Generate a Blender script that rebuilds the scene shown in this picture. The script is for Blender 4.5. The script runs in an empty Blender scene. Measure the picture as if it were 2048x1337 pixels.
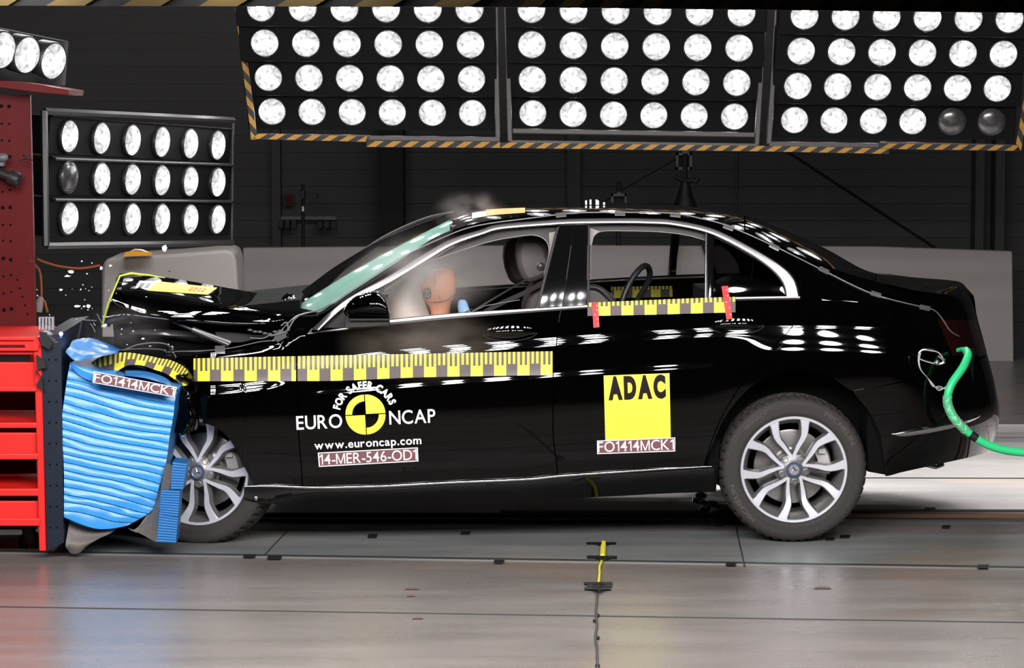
import bpy, bmesh, math, random
from mathutils import Vector, Matrix, noise
random.seed(7)
C = bpy.context.scene.collection
sc = bpy.context.scene
PI = math.pi
# ---------------------------------------------------------------- camera, world, exposure
F = 5436.0
CAM = Vector((0.0, -12.0, 1.917))
PITCH = math.atan(438.5 / F)
cd = bpy.data.cameras.new('camera'); cam = bpy.data.objects.new('camera', cd); C.objects.link(cam)
cd.sensor_width = 36.0; cd.lens = F / 2048 * 36.0; cd.clip_end = 200; cd.clip_start = 0.1
cam.location = CAM; cam.rotation_euler = (PI / 2 - PITCH, 0, 0)
sc.camera = cam
w = bpy.data.worlds.new('world'); sc.world = w; w.use_nodes = True
w.node_tree.nodes['Background'].inputs[0].default_value = (0.9, 0.93, 1.0, 1)
w.node_tree.nodes['Background'].inputs[1].default_value = 0.012
sc.view_settings.view_transform = 'Standard'; sc.view_settings.look = 'None'
sc.view_settings.gamma = 1; sc.view_settings.use_curve_mapping = False
sc.view_settings.exposure = 0.0
sc.cycles.use_denoising = True
sc.cycles.max_bounces = 8; sc.cycles.transparent_max_bounces = 24
sc.cycles.sample_clamp_indirect = 8.0
sc.cycles.volume_step_rate = 2.0; sc.cycles.volume_bounces = 2
LAMP_ON = 98.0        # what a lit lamp of the near and overhead banks gives off
LAMP_TOP = 62.0
LAMP_FAR = 20.0        # lamps of the far banks

# ---------------------------------------------------------------- projection helpers
FWD = Vector((0, math.cos(PITCH), -math.sin(PITCH))); UP = Vector((0, math.sin(PITCH), math.cos(PITCH))); RT = Vector((1, 0, 0))
YAW = math.radians(2.1)
L = Vector((-math.sin(YAW), math.cos(YAW), 0)); E = Vector((math.cos(YAW), math.sin(YAW), 0)); Z = Vector((0, 0, 1))
DC = 0.905
def ray(u, v): return FWD + RT * ((u - 1024) / F) + UP * ((668.5 - v) / F)
def pt(u, v, d=0.0):                     # world point seen at (u,v) on the plane d metres behind the car's near side
    r = ray(u, v); t = (d - CAM.dot(L)) / r.dot(L); return CAM + r * t
def pz(u, v, z=0.0):                     # world point seen at (u,v) at height z
    r = ray(u, v); t = (z - CAM.z) / r.z; return CAM + r * t
def pdep(u, v, dep): r = ray(u, v); return CAM + r * dep
def mir(p): return p + L * (2 * (DC - p.dot(L)))
def ip(K, x):                            # smooth interpolation through keys
    n = len(K)
    if x <= K[0][0]: return K[0][1]
    if x >= K[-1][0]: return K[-1][1]
    i = 0
    while x > K[i + 1][0]: i += 1
    x0, y0 = K[i]; x1, y1 = K[i + 1]; h = x1 - x0; t = (x - x0) / h
    def m(j):
        if j == 0: return (K[1][1] - K[0][1]) / (K[1][0] - K[0][0])
        if j == n - 1: return (K[-1][1] - K[-2][1]) / (K[-1][0] - K[-2][0])
        a = (K[j][1] - K[j - 1][1]) / (K[j][0] - K[j - 1][0]); b = (K[j + 1][1] - K[j][1]) / (K[j + 1][0] - K[j][0])
        if a * b <= 0: return 0
        return 2 * a * b / (a + b)
    m0 = m(i) * h; m1 = m(i + 1) * h
    return (2*t**3 - 3*t*t + 1)*y0 + (t**3 - 2*t*t + t)*m0 + (-2*t**3 + 3*t*t)*y1 + (t**3 - t*t)*m1
def ramp(K, n):                          # resample a polyline (tuples) evenly by length with Catmull-Rom smoothing
    K = [Vector(k) for k in K]; out = []
    ds = [0]
    for i in range(1, len(K)): ds.append(ds[-1] + (K[i] - K[i-1]).length)
    for j in range(n):
        s = ds[-1] * j / (n - 1); i = 0
        while i < len(K) - 2 and s > ds[i + 1]: i += 1
        t = (s - ds[i]) / max(1e-9, ds[i+1] - ds[i])
        p0 = K[max(0, i-1)]; p1 = K[i]; p2 = K[i+1]; p3 = K[min(len(K)-1, i+2)]
        out.append(0.5*((2*p1) + (p2-p0)*t + (2*p0-5*p1+4*p2-p3)*t*t + (3*p1-p0-3*p2+p3)*t**3) if len(K) > 2 else p1.lerp(p2, t))
    return out
def sm(a, b, x): t = min(1, max(0, (x - a) / (b - a))); return t*t*(3-2*t)
def lerp(a, b, t): return a + (b - a) * t

# ---------------------------------------------------------------- materials
MAT = {}
def nt(name):
    m = bpy.data.materials.new(name); m.use_nodes = True; MAT[name] = m
    n = m.node_tree; return m, n, n.nodes['Principled BSDF']
def pm(name, col, rough=0.5, metal=0.0, spec=0.5, coat=0.0, noise_amt=0.0, nscale=20.0, bump=0.0, bscale=60.0, em=None, trans=0.0):
    m, n, b = nt(name)
    b.inputs['Base Color'].default_value = (*col, 1); b.inputs['Roughness'].default_value = rough
    b.inputs['Metallic'].default_value = metal; b.inputs['Specular IOR Level'].default_value = spec
    b.inputs['Coat Weight'].default_value = coat; b.inputs['Coat Roughness'].default_value = 0.02
    tc = n.nodes.new('ShaderNodeTexCoord')
    if noise_amt:
        t = n.nodes.new('ShaderNodeTexNoise'); t.inputs['Scale'].default_value = nscale; t.inputs['Detail'].default_value = 5
        n.links.new(tc.outputs['Object'], t.inputs['Vector'])
        mx = n.nodes.new('ShaderNodeMix'); mx.data_type = 'RGBA'
        mx.inputs[6].default_value = (*[c * (1 - noise_amt) for c in col], 1); mx.inputs[7].default_value = (*[min(1, c * (1 + noise_amt)) for c in col], 1)
        n.links.new(t.outputs['Fac'], mx.inputs[0]); n.links.new(mx.outputs[2], b.inputs['Base Color'])
    if bump:
        t2 = n.nodes.new('ShaderNodeTexNoise'); t2.inputs['Scale'].default_value = bscale; t2.inputs['Detail'].default_value = 4
        n.links.new(tc.outputs['Object'], t2.inputs['Vector'])
        bp = n.nodes.new('ShaderNodeBump'); bp.inputs['Strength'].default_value = bump; bp.inputs['Distance'].default_value = 0.01
        n.links.new(t2.outputs['Fac'], bp.inputs['Height']); n.links.new(bp.outputs['Normal'], b.inputs['Normal'])
    if em:
        b.inputs['Emission Color'].default_value = (*em[0], 1); b.inputs['Emission Strength'].default_value = em[1]
    return m
pm('paint', (0.0008, 0.0007, 0.0008), 0.5, 0, 0.0, 1.0).node_tree.nodes['Principled BSDF'].inputs['Coat IOR'].default_value = 1.42
pm('paint_matt', (0.006, 0.006, 0.006), 0.5)
pm('blackgloss', (0.004, 0.004, 0.004), 0.06, 0, 0.5)
pm('blackplastic', (0.012, 0.012, 0.012), 0.45)
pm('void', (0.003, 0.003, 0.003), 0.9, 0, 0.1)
pm('chrome', (0.78, 0.77, 0.78), 0.12, 1.0)
pm('satin', (0.44, 0.41, 0.415), 0.30, 1.0)
pm('silver', (0.78, 0.78, 0.84), 0.32, 0.45)
pm('rimgrey', (0.20, 0.19, 0.19), 0.35, 0.4)
pm('steel', (0.42, 0.40, 0.39), 0.3, 0.9)
pm('galv', (0.55, 0.53, 0.52), 0.45, 0.5, noise_amt=0.2)
pm('rubber', (0.036, 0.031, 0.029), 0.72, 0, 0.35, noise_amt=0.12, nscale=40, bump=0.15, bscale=200)
pm('rubber_letters', (0.085, 0.072, 0.068), 0.6)
pm('yellow', (1.0, 0.90, 0.06), 0.45, noise_amt=0.03)
pm('tapegrey', (0.12, 0.090, 0.088), 0.4, noise_amt=0.1)
pm('white', (0.85, 0.85, 0.86), 0.45)
pm('maroon', (0.20, 0.085, 0.095), 0.35, noise_amt=0.15, nscale=30)
pm('brownblack', (0.010, 0.003, 0.004), 0.6, 0, 0.2)
pm('redtape', (0.80, 0.035, 0.04), 0.4)
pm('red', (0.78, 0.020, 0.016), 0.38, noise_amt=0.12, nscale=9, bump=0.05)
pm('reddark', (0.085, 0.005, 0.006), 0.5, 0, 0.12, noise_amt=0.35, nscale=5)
pm('navy', (0.005, 0.011, 0.026), 0.42, 0.1, noise_amt=0.45, nscale=18)
pm('blue', (0.035, 0.29, 0.70), 0.28, noise_amt=0.06, nscale=14, bump=0.06, bscale=25)
pm('bluedark', (0.02, 0.16, 0.44), 0.4, noise_amt=0.1)
pm('bluegloss', (0.05, 0.28, 0.72), 0.22, bump=0.3, bscale=12)
pm('concrete', (0.33, 0.305, 0.29), 0.75, noise_amt=0.08, nscale=3, bump=0.05)
pm('board', (0.36, 0.33, 0.315), 0.7, noise_amt=0.05, nscale=2)
pm('greyfoam', (0.17, 0.15, 0.14), 0.6, noise_amt=0.1)
pm('leather', (0.085, 0.07, 0.068), 0.5, bump=0.1, bscale=120)
pm('trim', (0.30, 0.27, 0.26), 0.6)
pm('trimdark', (0.035, 0.03, 0.03), 0.6)
pm('skin', (0.88, 0.36, 0.19), 0.5, noise_amt=0.08)
pm('seam', (0.10, 0.03, 0.02), 0.6)
pm('airbag', (0.95, 0.76, 0.66), 0.75, noise_amt=0.04, nscale=8, bump=0.3, bscale=25)
pm('paleblue', (0.35, 0.60, 0.90), 0.3)
pm('green', (0.03, 0.62, 0.22), 0.35, bump=0.05, bscale=90)
pm('housing', (0.0028, 0.0028, 0.003), 0.6, 0, 0.15)
pm('framegrey', (0.055, 0.05, 0.048), 0.5, 0.3)
pm('orange', (0.85, 0.38, 0.02), 0.5)
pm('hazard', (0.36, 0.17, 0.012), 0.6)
pm('black', (0.004, 0.004, 0.004), 0.6); pm('hazard_shaded', (0.10, 0.06, 0.008), 0.7)  # second yellow is the same stripe, darkened to stand for weaker light
pm('wallpanel', (0.05, 0.047, 0.046), 0.7, noise_amt=0.05, nscale=1)
pm('walldark', (0.008, 0.008, 0.009), 0.8)
pm('equip', (0.10, 0.10, 0.11), 0.5)
pm('cableorange', (0.45, 0.10, 0.02), 0.5)
pm('grass_yellowgreen', (0.65, 0.75, 0.08), 0.4)
pm('strut', (0.10, 0.095, 0.095), 0.3, 0.5)
pm('cabl', (0.22, 0.21, 0.22), 0.35, 0.3)
pm('plastic_clear', (0.10, 0.095, 0.095), 0.25)
pm('blueline', (0.10, 0.22, 0.55), 0.3, 0.3)
pm('taillight', (0.02, 0.002, 0.002), 0.12, 0, 0.5, 1.0)

def glassmat(name, tint, gloss_rough=0.02, dust=None, fres=1.45):
    m, n, b = nt(name); n.nodes.remove(b); out = n.nodes['Material Output']
    tr = n.nodes.new('ShaderNodeBsdfTransparent'); tr.inputs[0].default_value = (*tint, 1)
    gl = n.nodes.new('ShaderNodeBsdfGlossy'); gl.inputs['Roughness'].default_value = gloss_rough
    fr = n.nodes.new('ShaderNodeFresnel'); fr.inputs['IOR'].default_value = fres
    mx = n.nodes.new('ShaderNodeMixShader'); n.links.new(fr.outputs[0], mx.inputs[0])
    n.links.new(tr.outputs[0], mx.inputs[1]); n.links.new(gl.outputs[0], mx.inputs[2])
    last = mx
    if dust:  # diffuse layer mixed over the glass in noisy patches
        df = n.nodes.new('ShaderNodeBsdfDiffuse'); df.inputs[0].default_value = (*dust[0], 1)
        tc = n.nodes.new('ShaderNodeTexCoord'); nz = n.nodes.new('ShaderNodeTexNoise'); nz.inputs['Scale'].default_value = dust[2]; nz.inputs['Detail'].default_value = 6
        n.links.new(tc.outputs['Object'], nz.inputs['Vector'])
        mr = n.nodes.new('ShaderNodeMapRange'); mr.inputs[1].default_value = 0.35; mr.inputs[2].default_value = 0.7; mr.inputs[3].default_value = dust[1] * 0.6; mr.inputs[4].default_value = dust[1]
        n.links.new(nz.outputs['Fac'], mr.inputs[0])
        m2 = n.nodes.new('ShaderNodeMixShader'); n.links.new(mr.outputs[0], m2.inputs[0]); n.links.new(mx.outputs[0], m2.inputs[1]); n.links.new(df.outputs[0], m2.inputs[2]); last = m2
    n.links.new(last.outputs[0], out.inputs['Surface']); return m
glassmat('sideglass', (0.86, 0.88, 0.87))
glassmat('quarterglass', (0.05, 0.05, 0.05))
glassmat('screenglass', (0.80, 0.86, 0.84))
glassmat('screengreen', (0.6, 0.75, 0.7), 0.05, ((0.36, 0.66, 0.55), 0.85, 3.0))  # matt green layer for the near strip of the windscreen
glassmat('backglass', (0.12, 0.13, 0.13))
glassmat('clearpiece', (0.55, 0.55, 0.57), 0.1, ((0.8, 0.8, 0.85), 0.5, 60.0))

def lampmat(name, strong, hot=False):
    m, n, b = nt(name); n.nodes.remove(b); out = n.nodes['Material Output']
    tc = n.nodes.new('ShaderNodeTexCoord')
    em = n.nodes.new('ShaderNodeEmission'); em.inputs[0].default_value = (1.0, 0.985, 0.985, 1)
    if not hot: em.inputs[1].default_value = strong
    else:            # hot filament zone in the middle, dimmer facetted reflector around it
        mp = n.nodes.new('ShaderNodeMapping'); mp.inputs['Location'].default_value = (0.004, 0.003, 0); mp.inputs['Scale'].default_value = (0.72, 1.25, 1); n.links.new(tc.outputs['Object'], mp.inputs[0])
        ln = n.nodes.new('ShaderNodeVectorMath'); ln.operation = 'LENGTH'; n.links.new(mp.outputs[0], ln.inputs[0])
        hz_ = n.nodes.new('ShaderNodeMapRange'); hz_.interpolation_type = 'SMOOTHSTEP'; hz_.inputs[1].default_value = 0.044; hz_.inputs[2].default_value = 0.022; hz_.inputs[3].default_value = 0; hz_.inputs[4].default_value = strong*6.5
        n.links.new(ln.outputs['Value'], hz_.inputs[0])
        nz = n.nodes.new('ShaderNodeTexNoise'); nz.inputs['Scale'].default_value = 26; nz.inputs['Detail'].default_value = 2; nz.inputs['Distortion'].default_value = 1.2; n.links.new(tc.outputs['Object'], nz.inputs['Vector'])
        mr = n.nodes.new('ShaderNodeMapRange'); mr.inputs[1].default_value = 0.3; mr.inputs[2].default_value = 0.65; mr.inputs[3].default_value = 0.45; mr.inputs[4].default_value = 1.15; n.links.new(nz.outputs['Fac'], mr.inputs[0])
        ad = n.nodes.new('ShaderNodeMath'); ad.operation = 'ADD'; n.links.new(hz_.outputs[0], ad.inputs[0]); n.links.new(mr.outputs[0], ad.inputs[1]); n.links.new(ad.outputs[0], em.inputs[1])
    n.links.new(em.outputs[0], out.inputs['Surface']); return m
lampmat('lamp_lit', LAMP_ON); lampmat('lamp_lit_top', LAMP_TOP); lampmat('lamp_lit_far', LAMP_FAR, True); lampmat('lamp_lit_left', LAMP_FAR*0.7, True)
pm('lamp_off', (0.16, 0.16, 0.16), 0.25, 0.7, noise_amt=0.7, nscale=30)
pm('bezel', (0.02, 0.02, 0.02), 0.35)

def floormat(name, base, spread, rough, brush=True):
    m, n, b = nt(name)
    tc = n.nodes.new('ShaderNodeTexCoord'); mp = n.nodes.new('ShaderNodeMapping'); mp.inputs['Scale'].default_value = (0.5, 2.6, 1); mp.inputs['Rotation'].default_value = (0, 0, math.radians(4))
    n.links.new(tc.outputs['Object'], mp.inputs[0])
    a = n.nodes.new('ShaderNodeTexNoise'); a.inputs['Scale'].default_value = 2.2; a.inputs['Detail'].default_value = 5; n.links.new(mp.outputs[0], a.inputs['Vector'])
    a2 = n.nodes.new('ShaderNodeTexNoise'); a2.inputs['Scale'].default_value = 1.1; a2.inputs['Detail'].default_value = 3; n.links.new(tc.outputs['Object'], a2.inputs['Vector'])
    add = n.nodes.new('ShaderNodeMath'); add.operation = 'ADD'; n.links.new(a.outputs[0], add.inputs[0]); n.links.new(a2.outputs[0], add.inputs[1])
    mr = n.nodes.new('ShaderNodeMapRange'); mr.inputs[1].default_value = 0.7; mr.inputs[2].default_value = 1.3; n.links.new(add.outputs[0], mr.inputs[0])
    mx = n.nodes.new('ShaderNodeMix'); mx.data_type = 'RGBA'; n.links.new(mr.outputs[0], mx.inputs[0])
    mx.inputs[6].default_value = (*[c*(1-spread) for c in base], 1); mx.inputs[7].default_value = (*[c*(1+spread) for c in base], 1)
    # rust-coloured patches
    a3 = n.nodes.new('ShaderNodeTexNoise'); a3.inputs['Scale'].default_value = 0.75; a3.inputs['Detail'].default_value = 5; n.links.new(tc.outputs['Object'], a3.inputs['Vector'])
    mr3 = n.nodes.new('ShaderNodeMapRange'); mr3.inputs[1].default_value = 0.56; mr3.inputs[2].default_value = 0.72; mr3.inputs[4].default_value = 0.55; n.links.new(a3.outputs[0], mr3.inputs[0])
    mx3 = n.nodes.new('ShaderNodeMix'); mx3.data_type = 'RGBA'; n.links.new(mr3.outputs[0], mx3.inputs[0]); n.links.new(mx.outputs[2], mx3.inputs[6])
    mx3.inputs[7].default_value = (base[0]*1.35, base[1]*0.98, base[2]*0.62, 1)
    n.links.new(mx3.outputs[2], b.inputs['Base Color'])
    mr2 = n.nodes.new('ShaderNodeMapRange'); mr2.inputs[3].default_value = rough - 0.07; mr2.inputs[4].default_value = rough + 0.1; n.links.new(a.outputs[0], mr2.inputs[0]); n.links.new(mr2.outputs[0], b.inputs['Roughness'])
    bn = n.nodes.new('ShaderNodeTexNoise'); bn.inputs['Scale'].default_value = 90; bn.inputs['Detail'].default_value = 3; n.links.new(tc.outputs['Object'], bn.inputs['Vector'])
    bp = n.nodes.new('ShaderNodeBump'); bp.inputs['Strength'].default_value = 0.10; bp.inputs['Distance'].default_value = 0.01; n.links.new(bn.outputs[0], bp.inputs['Height']); n.links.new(bp.outputs[0], b.inputs['Normal'])
    return m
floormat('floor', (0.205, 0.180, 0.170), 0.15, 0.27)
floormat('track', (0.19, 0.195, 0.195), 0.25, 0.38)
floormat('floorback', (0.84, 0.80, 0.78), 0.18, 0.45)
pm('rail', (0.05, 0.05, 0.05), 0.5, 0.3)
pm('railrust', (0.16, 0.07, 0.035), 0.6)
pm('stain', (0.13, 0.07, 0.06), 0.5)

# ---------------------------------------------------------------- mesh building
class G:
    def __init__(s): s.V = []; s.F = []; s.M = []
    def v(s, p): s.V.append(Vector(p)); return len(s.V) - 1
    def f(s, idx, m=0): s.F.append(tuple(idx)); s.M.append(m)
    def grid(s, rows, m=0, flip=False, closed=False):
        b = len(s.V); n = len(rows[0])
        for r in rows: s.V.extend(Vector(p) for p in r)
        for i in range(len(rows) - 1):
            for j in range(n if closed else n - 1):
                k = (j + 1) % n
                q = (b+i*n+j, b+i*n+k, b+(i+1)*n+k, b+(i+1)*n+j)
                s.f(q[::-1] if flip else q, m)
        return b
    def box(s, o, a, b, c, m=0):          # corner + three edge vectors
        o, a, b, c = Vector(o), Vector(a), Vector(b), Vector(c); k = len(s.V)
        for z in (0, 1):
            for (x, y) in ((0, 0), (1, 0), (1, 1), (0, 1)): s.V.append(o + a*x + b*y + c*z)
        fl = a.cross(b).dot(c) < 0
        for q in ((3,2,1,0),(4,5,6,7),(0,1,5,4),(1,2,6,5),(2,3,7,6),(3,0,4,7)):
            q = tuple(k+i for i in q); s.f(q[::-1] if fl else q, m)
    def cbox(s, c, a, b, h, m=0): a, b, h = Vector(a), Vector(b), Vector(h); s.box(Vector(c) - a/2 - b/2 - h/2, a, b, h, m)
    def prism(s, poly, ext, m=0, ms=None):
        k = len(s.V); n = len(poly); ext = Vector(ext)
        s.V.extend(Vector(p) for p in poly); s.V.extend(Vector(p) + ext for p in poly)
        nrm = Vector((0, 0, 0)); 
        for i in range(n): nrm += Vector(poly[i]).cross(Vector(poly[(i+1) % n]))
        fl = nrm.dot(ext) > 0
        a = tuple(range(k, k+n)); b = tuple(range(k+n, k+2*n))
        s.f(a[::-1] if fl else a, m); s.f(b if fl else b[::-1], m)
        for i in range(n):
            j = (i+1) % n; q = (k+i, k+j, k+n+j, k+n+i); s.f(q if fl else q[::-1], m if ms is None else ms)
    def tube(s, pts, r, n=8, m=0, cap=True, sq=1.0):
        pts = [Vector(p) for p in pts]; rows = []; prev = None
        for i, p in enumerate(pts):
            t = (pts[min(i+1, len(pts)-1)] - pts[max(i-1, 0)]).normalized()
            if prev is None:
                a = t.cross(Vector((0, 0, 1)));  a = a if a.length > 0.05 else t.cross(Vector((1, 0, 0)))
            else: a = prev - t * prev.dot(t)
            a.normalize(); prev = a; b = t.cross(a)
            rr = r[i] if isinstance(r, (list, tuple)) else r
            rows.append([p + a*math.cos(2*PI*k/n)*rr + b*math.sin(2*PI*k/n)*rr*sq for k in range(n)])
        b0 = s.grid(rows, m, closed=True)
        if cap:
            s.f([b0 + k for k in range(n)][::-1], m); e = b0 + (len(rows)-1)*n; s.f([e + k for k in range(n)], m)
    def lathe(s, prof, o, ax, up, n=48, m=0, close_ends=False):   # prof (r, h) along ax
        o, ax, up = Vector(o), Vector(ax).normalized(), Vector(up); up = (up - ax*up.dot(ax)).normalized(); rt = up.cross(ax)
        rows = [[o + ax*h + (rt*math.cos(2*PI*k/n) + up*math.sin(2*PI*k/n))*r for k in range(n)] for r, h in prof]
        b0 = s.grid(rows, m, closed=True)
        return b0
    def disc(s, o, ax, up, r, n=32, m=0):
        o, ax, up = Vector(o), Vector(ax).normalized(), Vector(up); up = (up - ax*up.dot(ax)).normalized(); rt = up.cross(ax)
        k = len(s.V)
        for i in range(n): s.V.append(o + (rt*math.cos(2*PI*i/n) + up*math.sin(2*PI*i/n))*r)
        s.f(range(k, k+n), m)
    def ell(s, o, a, b, c, nu=24, nv=14, m=0):
        rows = []
        for i in range(nv + 1):
            t = PI*i/nv - PI/2; rows.append([Vector(o) + Vector(a)*math.cos(t)*math.cos(2*PI*k/nu) + Vector(b)*math.cos(t)*math.sin(2*PI*k/nu) + Vector(c)*math.sin(t) for k in range(nu)])
        s.grid(rows, m, closed=True)
def build(name, g, mats, root=None, parent=None, sharp=35, merge=0.0, bevel=0.0, noflip=True):
    me = bpy.data.meshes.new(name)
    loc = root.location if root else Vector((0, 0, 0))
    me.from_pydata([tuple(v - loc) for v in g.V], [], g.F)
    for m in (mats if isinstance(mats, (list, tuple)) else [mats]): me.materials.append(MAT[m])
    me.polygons.foreach_set('material_index', g.M)
    if merge:
        bm = bmesh.new(); bm.from_mesh(me); bmesh.ops.remove_doubles(bm, verts=bm.verts, dist=merge)
        bmesh.ops.dissolve_degenerate(bm, dist=1e-5, edges=bm.edges); bm.to_mesh(me); bm.free()
    me.validate(); me.polygons.foreach_set('use_smooth', [True] * len(me.polygons))
    if sharp: me.set_sharp_from_angle(angle=math.radians(sharp))
    o = bpy.data.objects.new(name, me); C.objects.link(o)
    if parent: o.parent = parent
    elif root: o.parent = root
    if bevel:
        b = o.modifiers.new('bevel', 'BEVEL'); b.width = bevel; b.segments = 2; b.limit_method = 'ANGLE'
    return o
def thing(name, loc, label, cat, group=None):
    o = bpy.data.objects.new(name, None); C.objects.link(o); o.location = loc; o.empty_display_size = 0.05
    o['label'] = label; o['category'] = cat
    if group: o['group'] = group
    bpy.context.view_layer.update(); return o
def tag(o, label, cat, group=None):
    o['label'] = label; o['category'] = cat
    if group: o['group'] = group
    return o
def struct(o): o['kind'] = 'structure'; return o
def recentre(o):      # origin of a one-mesh thing to its lowest middle
    me = o.data; n = len(me.vertices); xs = [v.co for v in me.vertices]
    c = Vector((sum(v.x for v in xs)/n, sum(v.y for v in xs)/n, min(v.z for v in xs)))
    me.transform(Matrix.Translation(-c)); o.location = c; return o
def slab(g, poly, d0, d1, m=0, ms=None): g.prism([pt(u, v, d0) for u, v in poly], L*(d1-d0), m, ms)

# ---------------------------------------------------------------- text
_tx = {}
def glyphs(s, bold=0.0):
    k = (s, bold)
    if k in _tx: return _tx[k]
    cu = bpy.data.curves.new('lettering', 'FONT'); cu.body = s; cu.size = 1; cu.resolution_u = 4; cu.offset = bold
    o = bpy.data.objects.new('lettering', cu); C.objects.link(o)
    dg = bpy.context.evaluated_depsgraph_get(); me = o.evaluated_get(dg).to_mesh()
    V = [(v.co.x, v.co.y) for v in me.vertices]; Fs = [tuple(p.vertices) for p in me.polygons]
    bpy.data.objects.remove(o); bpy.data.curves.remove(cu)
    _tx[k] = (V, Fs); return _tx[k]
def capheight(): return max(y for x, y in glyphs('H')[0])
def one_glyph(bold):
    ch = capheight(); w_ = 0.085 + bold*1.6
    V = [(0.20, 0), (0.20+w_, 0), (0.20+w_, ch), (0.20, ch), (0.20+w_*0.2, ch), (0.20, ch*0.80), (0.05, ch*0.70), (0.05, ch*0.70+w_*0.9)]
    return V, [(0, 1, 2, 3), (3, 7, 6, 5)]
def m_glyph(bold):
    ch = capheight(); a = 0.085 + bold*1.6; W = 0.66; h = W/2
    V = [(0, 0), (a, 0), (a, ch), (0, ch), (W-a, 0), (W, 0), (W, ch), (W-a, ch), (a*1.15, ch), (h+a*0.5, 0), (h-a*0.5, 0), (a*0.05+0.02, ch), (W-a*1.15, ch), (W-a*0.05-0.02, ch)]
    return V, [(0, 1, 2, 3), (4, 5, 6, 7), (11, 10, 9, 8), (12, 10, 9, 13)]
def line(s, bold=0.0):            # letters set one after the other
    V, Fs, x = [], [], 0.0
    for c in s:
        if c == ' ': x += 0.3; continue
        v, f = one_glyph(bold) if c == '1' else m_glyph(bold) if c == 'M' else glyphs(c, bold)
        a = min(q[0] for q in v); b = max(q[0] for q in v); k = len(V)
        V += [(q[0]-a+x, q[1]) for q in v]; Fs += [tuple(k+i for i in t) for t in f]
        x += (b-a) + (0.085 if c != '-' else 0.06)
    return V, Fs
def text_px(g, s, bl, br, cap, fn, m=0, bold=0.0, up=None, flip=True):     # fn maps pixel -> world
    V, Fs = line(s, bold); x0 = min(x for x, y in V); x1 = max(x for x, y in V); ch = capheight()
    dx, dy = br[0]-bl[0], br[1]-bl[1]; ln = math.hypot(dx, dy)
    ux, uy = (up if up else (dy/ln, -dx/ln))
    k = len(g.V)
    for x, y in V:
        t = (x-x0)/(x1-x0); h = y/ch*cap
        g.V.append(fn(bl[0]+dx*t+ux*h, bl[1]+dy*t+uy*h))
    for f in Fs: g.f(tuple(k+i for i in f), m)

# ---------------------------------------------------------------- the hall
RX = (pz(2048, 1248) - pz(0, 1213)); RX.z = 0; RX.normalize()      # floor joint direction
RY = Vector((0.0462, 1, 0)).normalized()
g = G(); g.box((-9, -14, -0.2), (18, 0, 0), (0, 23.5, 0), (0, 0, 0.2)); struct(build('floor', g, 'floor'))
A0, A1 = pz(-400, 1101), pz(2450, 1146)
B0, B1 = pz(-400, 1036), pz(2450, 1033)
g = G(); g.box(A0, A1-A0, (B0-A0), (0, 0, 0.004)); struct(build('floor_track', g, 'track'))
g = G()
for (a, b, wd, mi, h) in (((-300, 1102), (2350, 1144), 0.035, 0, 0.007), ((-300, 1211), (2350, 1252), 0.010, 0, 0.003), ((-300, 1035), (2300, 1037), 0.03, 1, 0.02), ((-300, 1043), (2300, 1045), 0.05, 0, 0.012), ((1000, 957), (2300, 960), 0.02, 0, 0.006), ((1000, 1028), (2300, 1027), 0.06, 0, 0.010)):
    p0, p1 = pz(*a), pz(*b); g.box(p0, p1-p0, Vector((0, wd, 0)), (0, 0, h), mi)
p0, p1 = pz(1488, 1136), pz(1468, 1046); g.box(p0, p1-p0, (0.006, 0, 0), (0, 0, 0.006), 0)
p0, p1 = pz(529, 1112), pz(572, 1066); g.box(p0, p1-p0, (0.006, 0, 0), (0, 0, 0.006), 0)
struct(build('trim_1', g, ['rail', 'railrust'], sharp=30))
g = G(); p0, p1 = pz(-300, 1028), pz(2500, 1028); q0 = pz(-300, 850); q1 = pz(2500, 850)
k = [g.v(p + Vector((0, 0, 0.003))) for p in (p0, p1, q1, q0)]; k2 = [g.v(p - Vector((0, 0, 0.01))) for p in (p0, p1, q1, q0)]
g.f(k); g.f(k2[::-1])
for i in range(4): j = (i+1) % 4; g.f((k2[i], k2[j], k[j], k[i]))
struct(build('floor_pale', g, 'floorback'))
# back wall: ribbed panels
WY = 11.2
g = G(); g.box((-9, WY, 0), (18, 0, 0), (0, 0.2, 0), (0, 0, 6))
zz = 0.15
while zz < 5.9:
    g.box((-8.9, WY-0.012, zz), (17.8, 0, 0), (0, 0.012, 0), (0, 0, 0.115)); zz += 0.145
struct(build('wall_back', g, 'wallpanel', sharp=20))
def wpx(u, v, y=WY-0.1): r = ray(u, v); return CAM + r*((y-CAM.y)/r.y)
g = G()
for (u0, u1, pr) in ((760, 810, 0.5), (545, 562, 0.15), (1134, 1160, 0.15), (1945, 1962, 0.25), (1985, 2003, 0.25), (1471, 1475, 0.05)):
    x0 = wpx(u0, 400).x; x1 = wpx(u1, 400).x
    g.box((x0, WY-pr, 0), (x1-x0, 0, 0), (0, pr, 0), (0, 0, 6), 1 if u0 == 760 else 0)
struct(build('trim_2', g, ['wallpanel', 'walldark']))
g = G(); g.box((-9, -14, 5.8), (18, 0, 0), (0, 25.5, 0), (0, 0, 0.15)); struct(build('ceiling', g, 'walldark'))
g = G(); g.box((-9.1, -14, 0), (0.1, 0, 0), (0, 25.5, 0), (0, 0, 5.8)); struct(build('wall_left', g, 'walldark'))
g = G(); g.box((9, -14, 0), (0.1, 0, 0), (0, 25.5, 0), (0, 0, 5.8)); struct(build('wall_right', g, 'walldark'))
g = G(); g.box((-9, -14.2, 0), (18, 0, 0), (0, 0.1, 0), (0, 0, 5.8)); struct(build('wall_front', g, 'walldark'))

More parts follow.
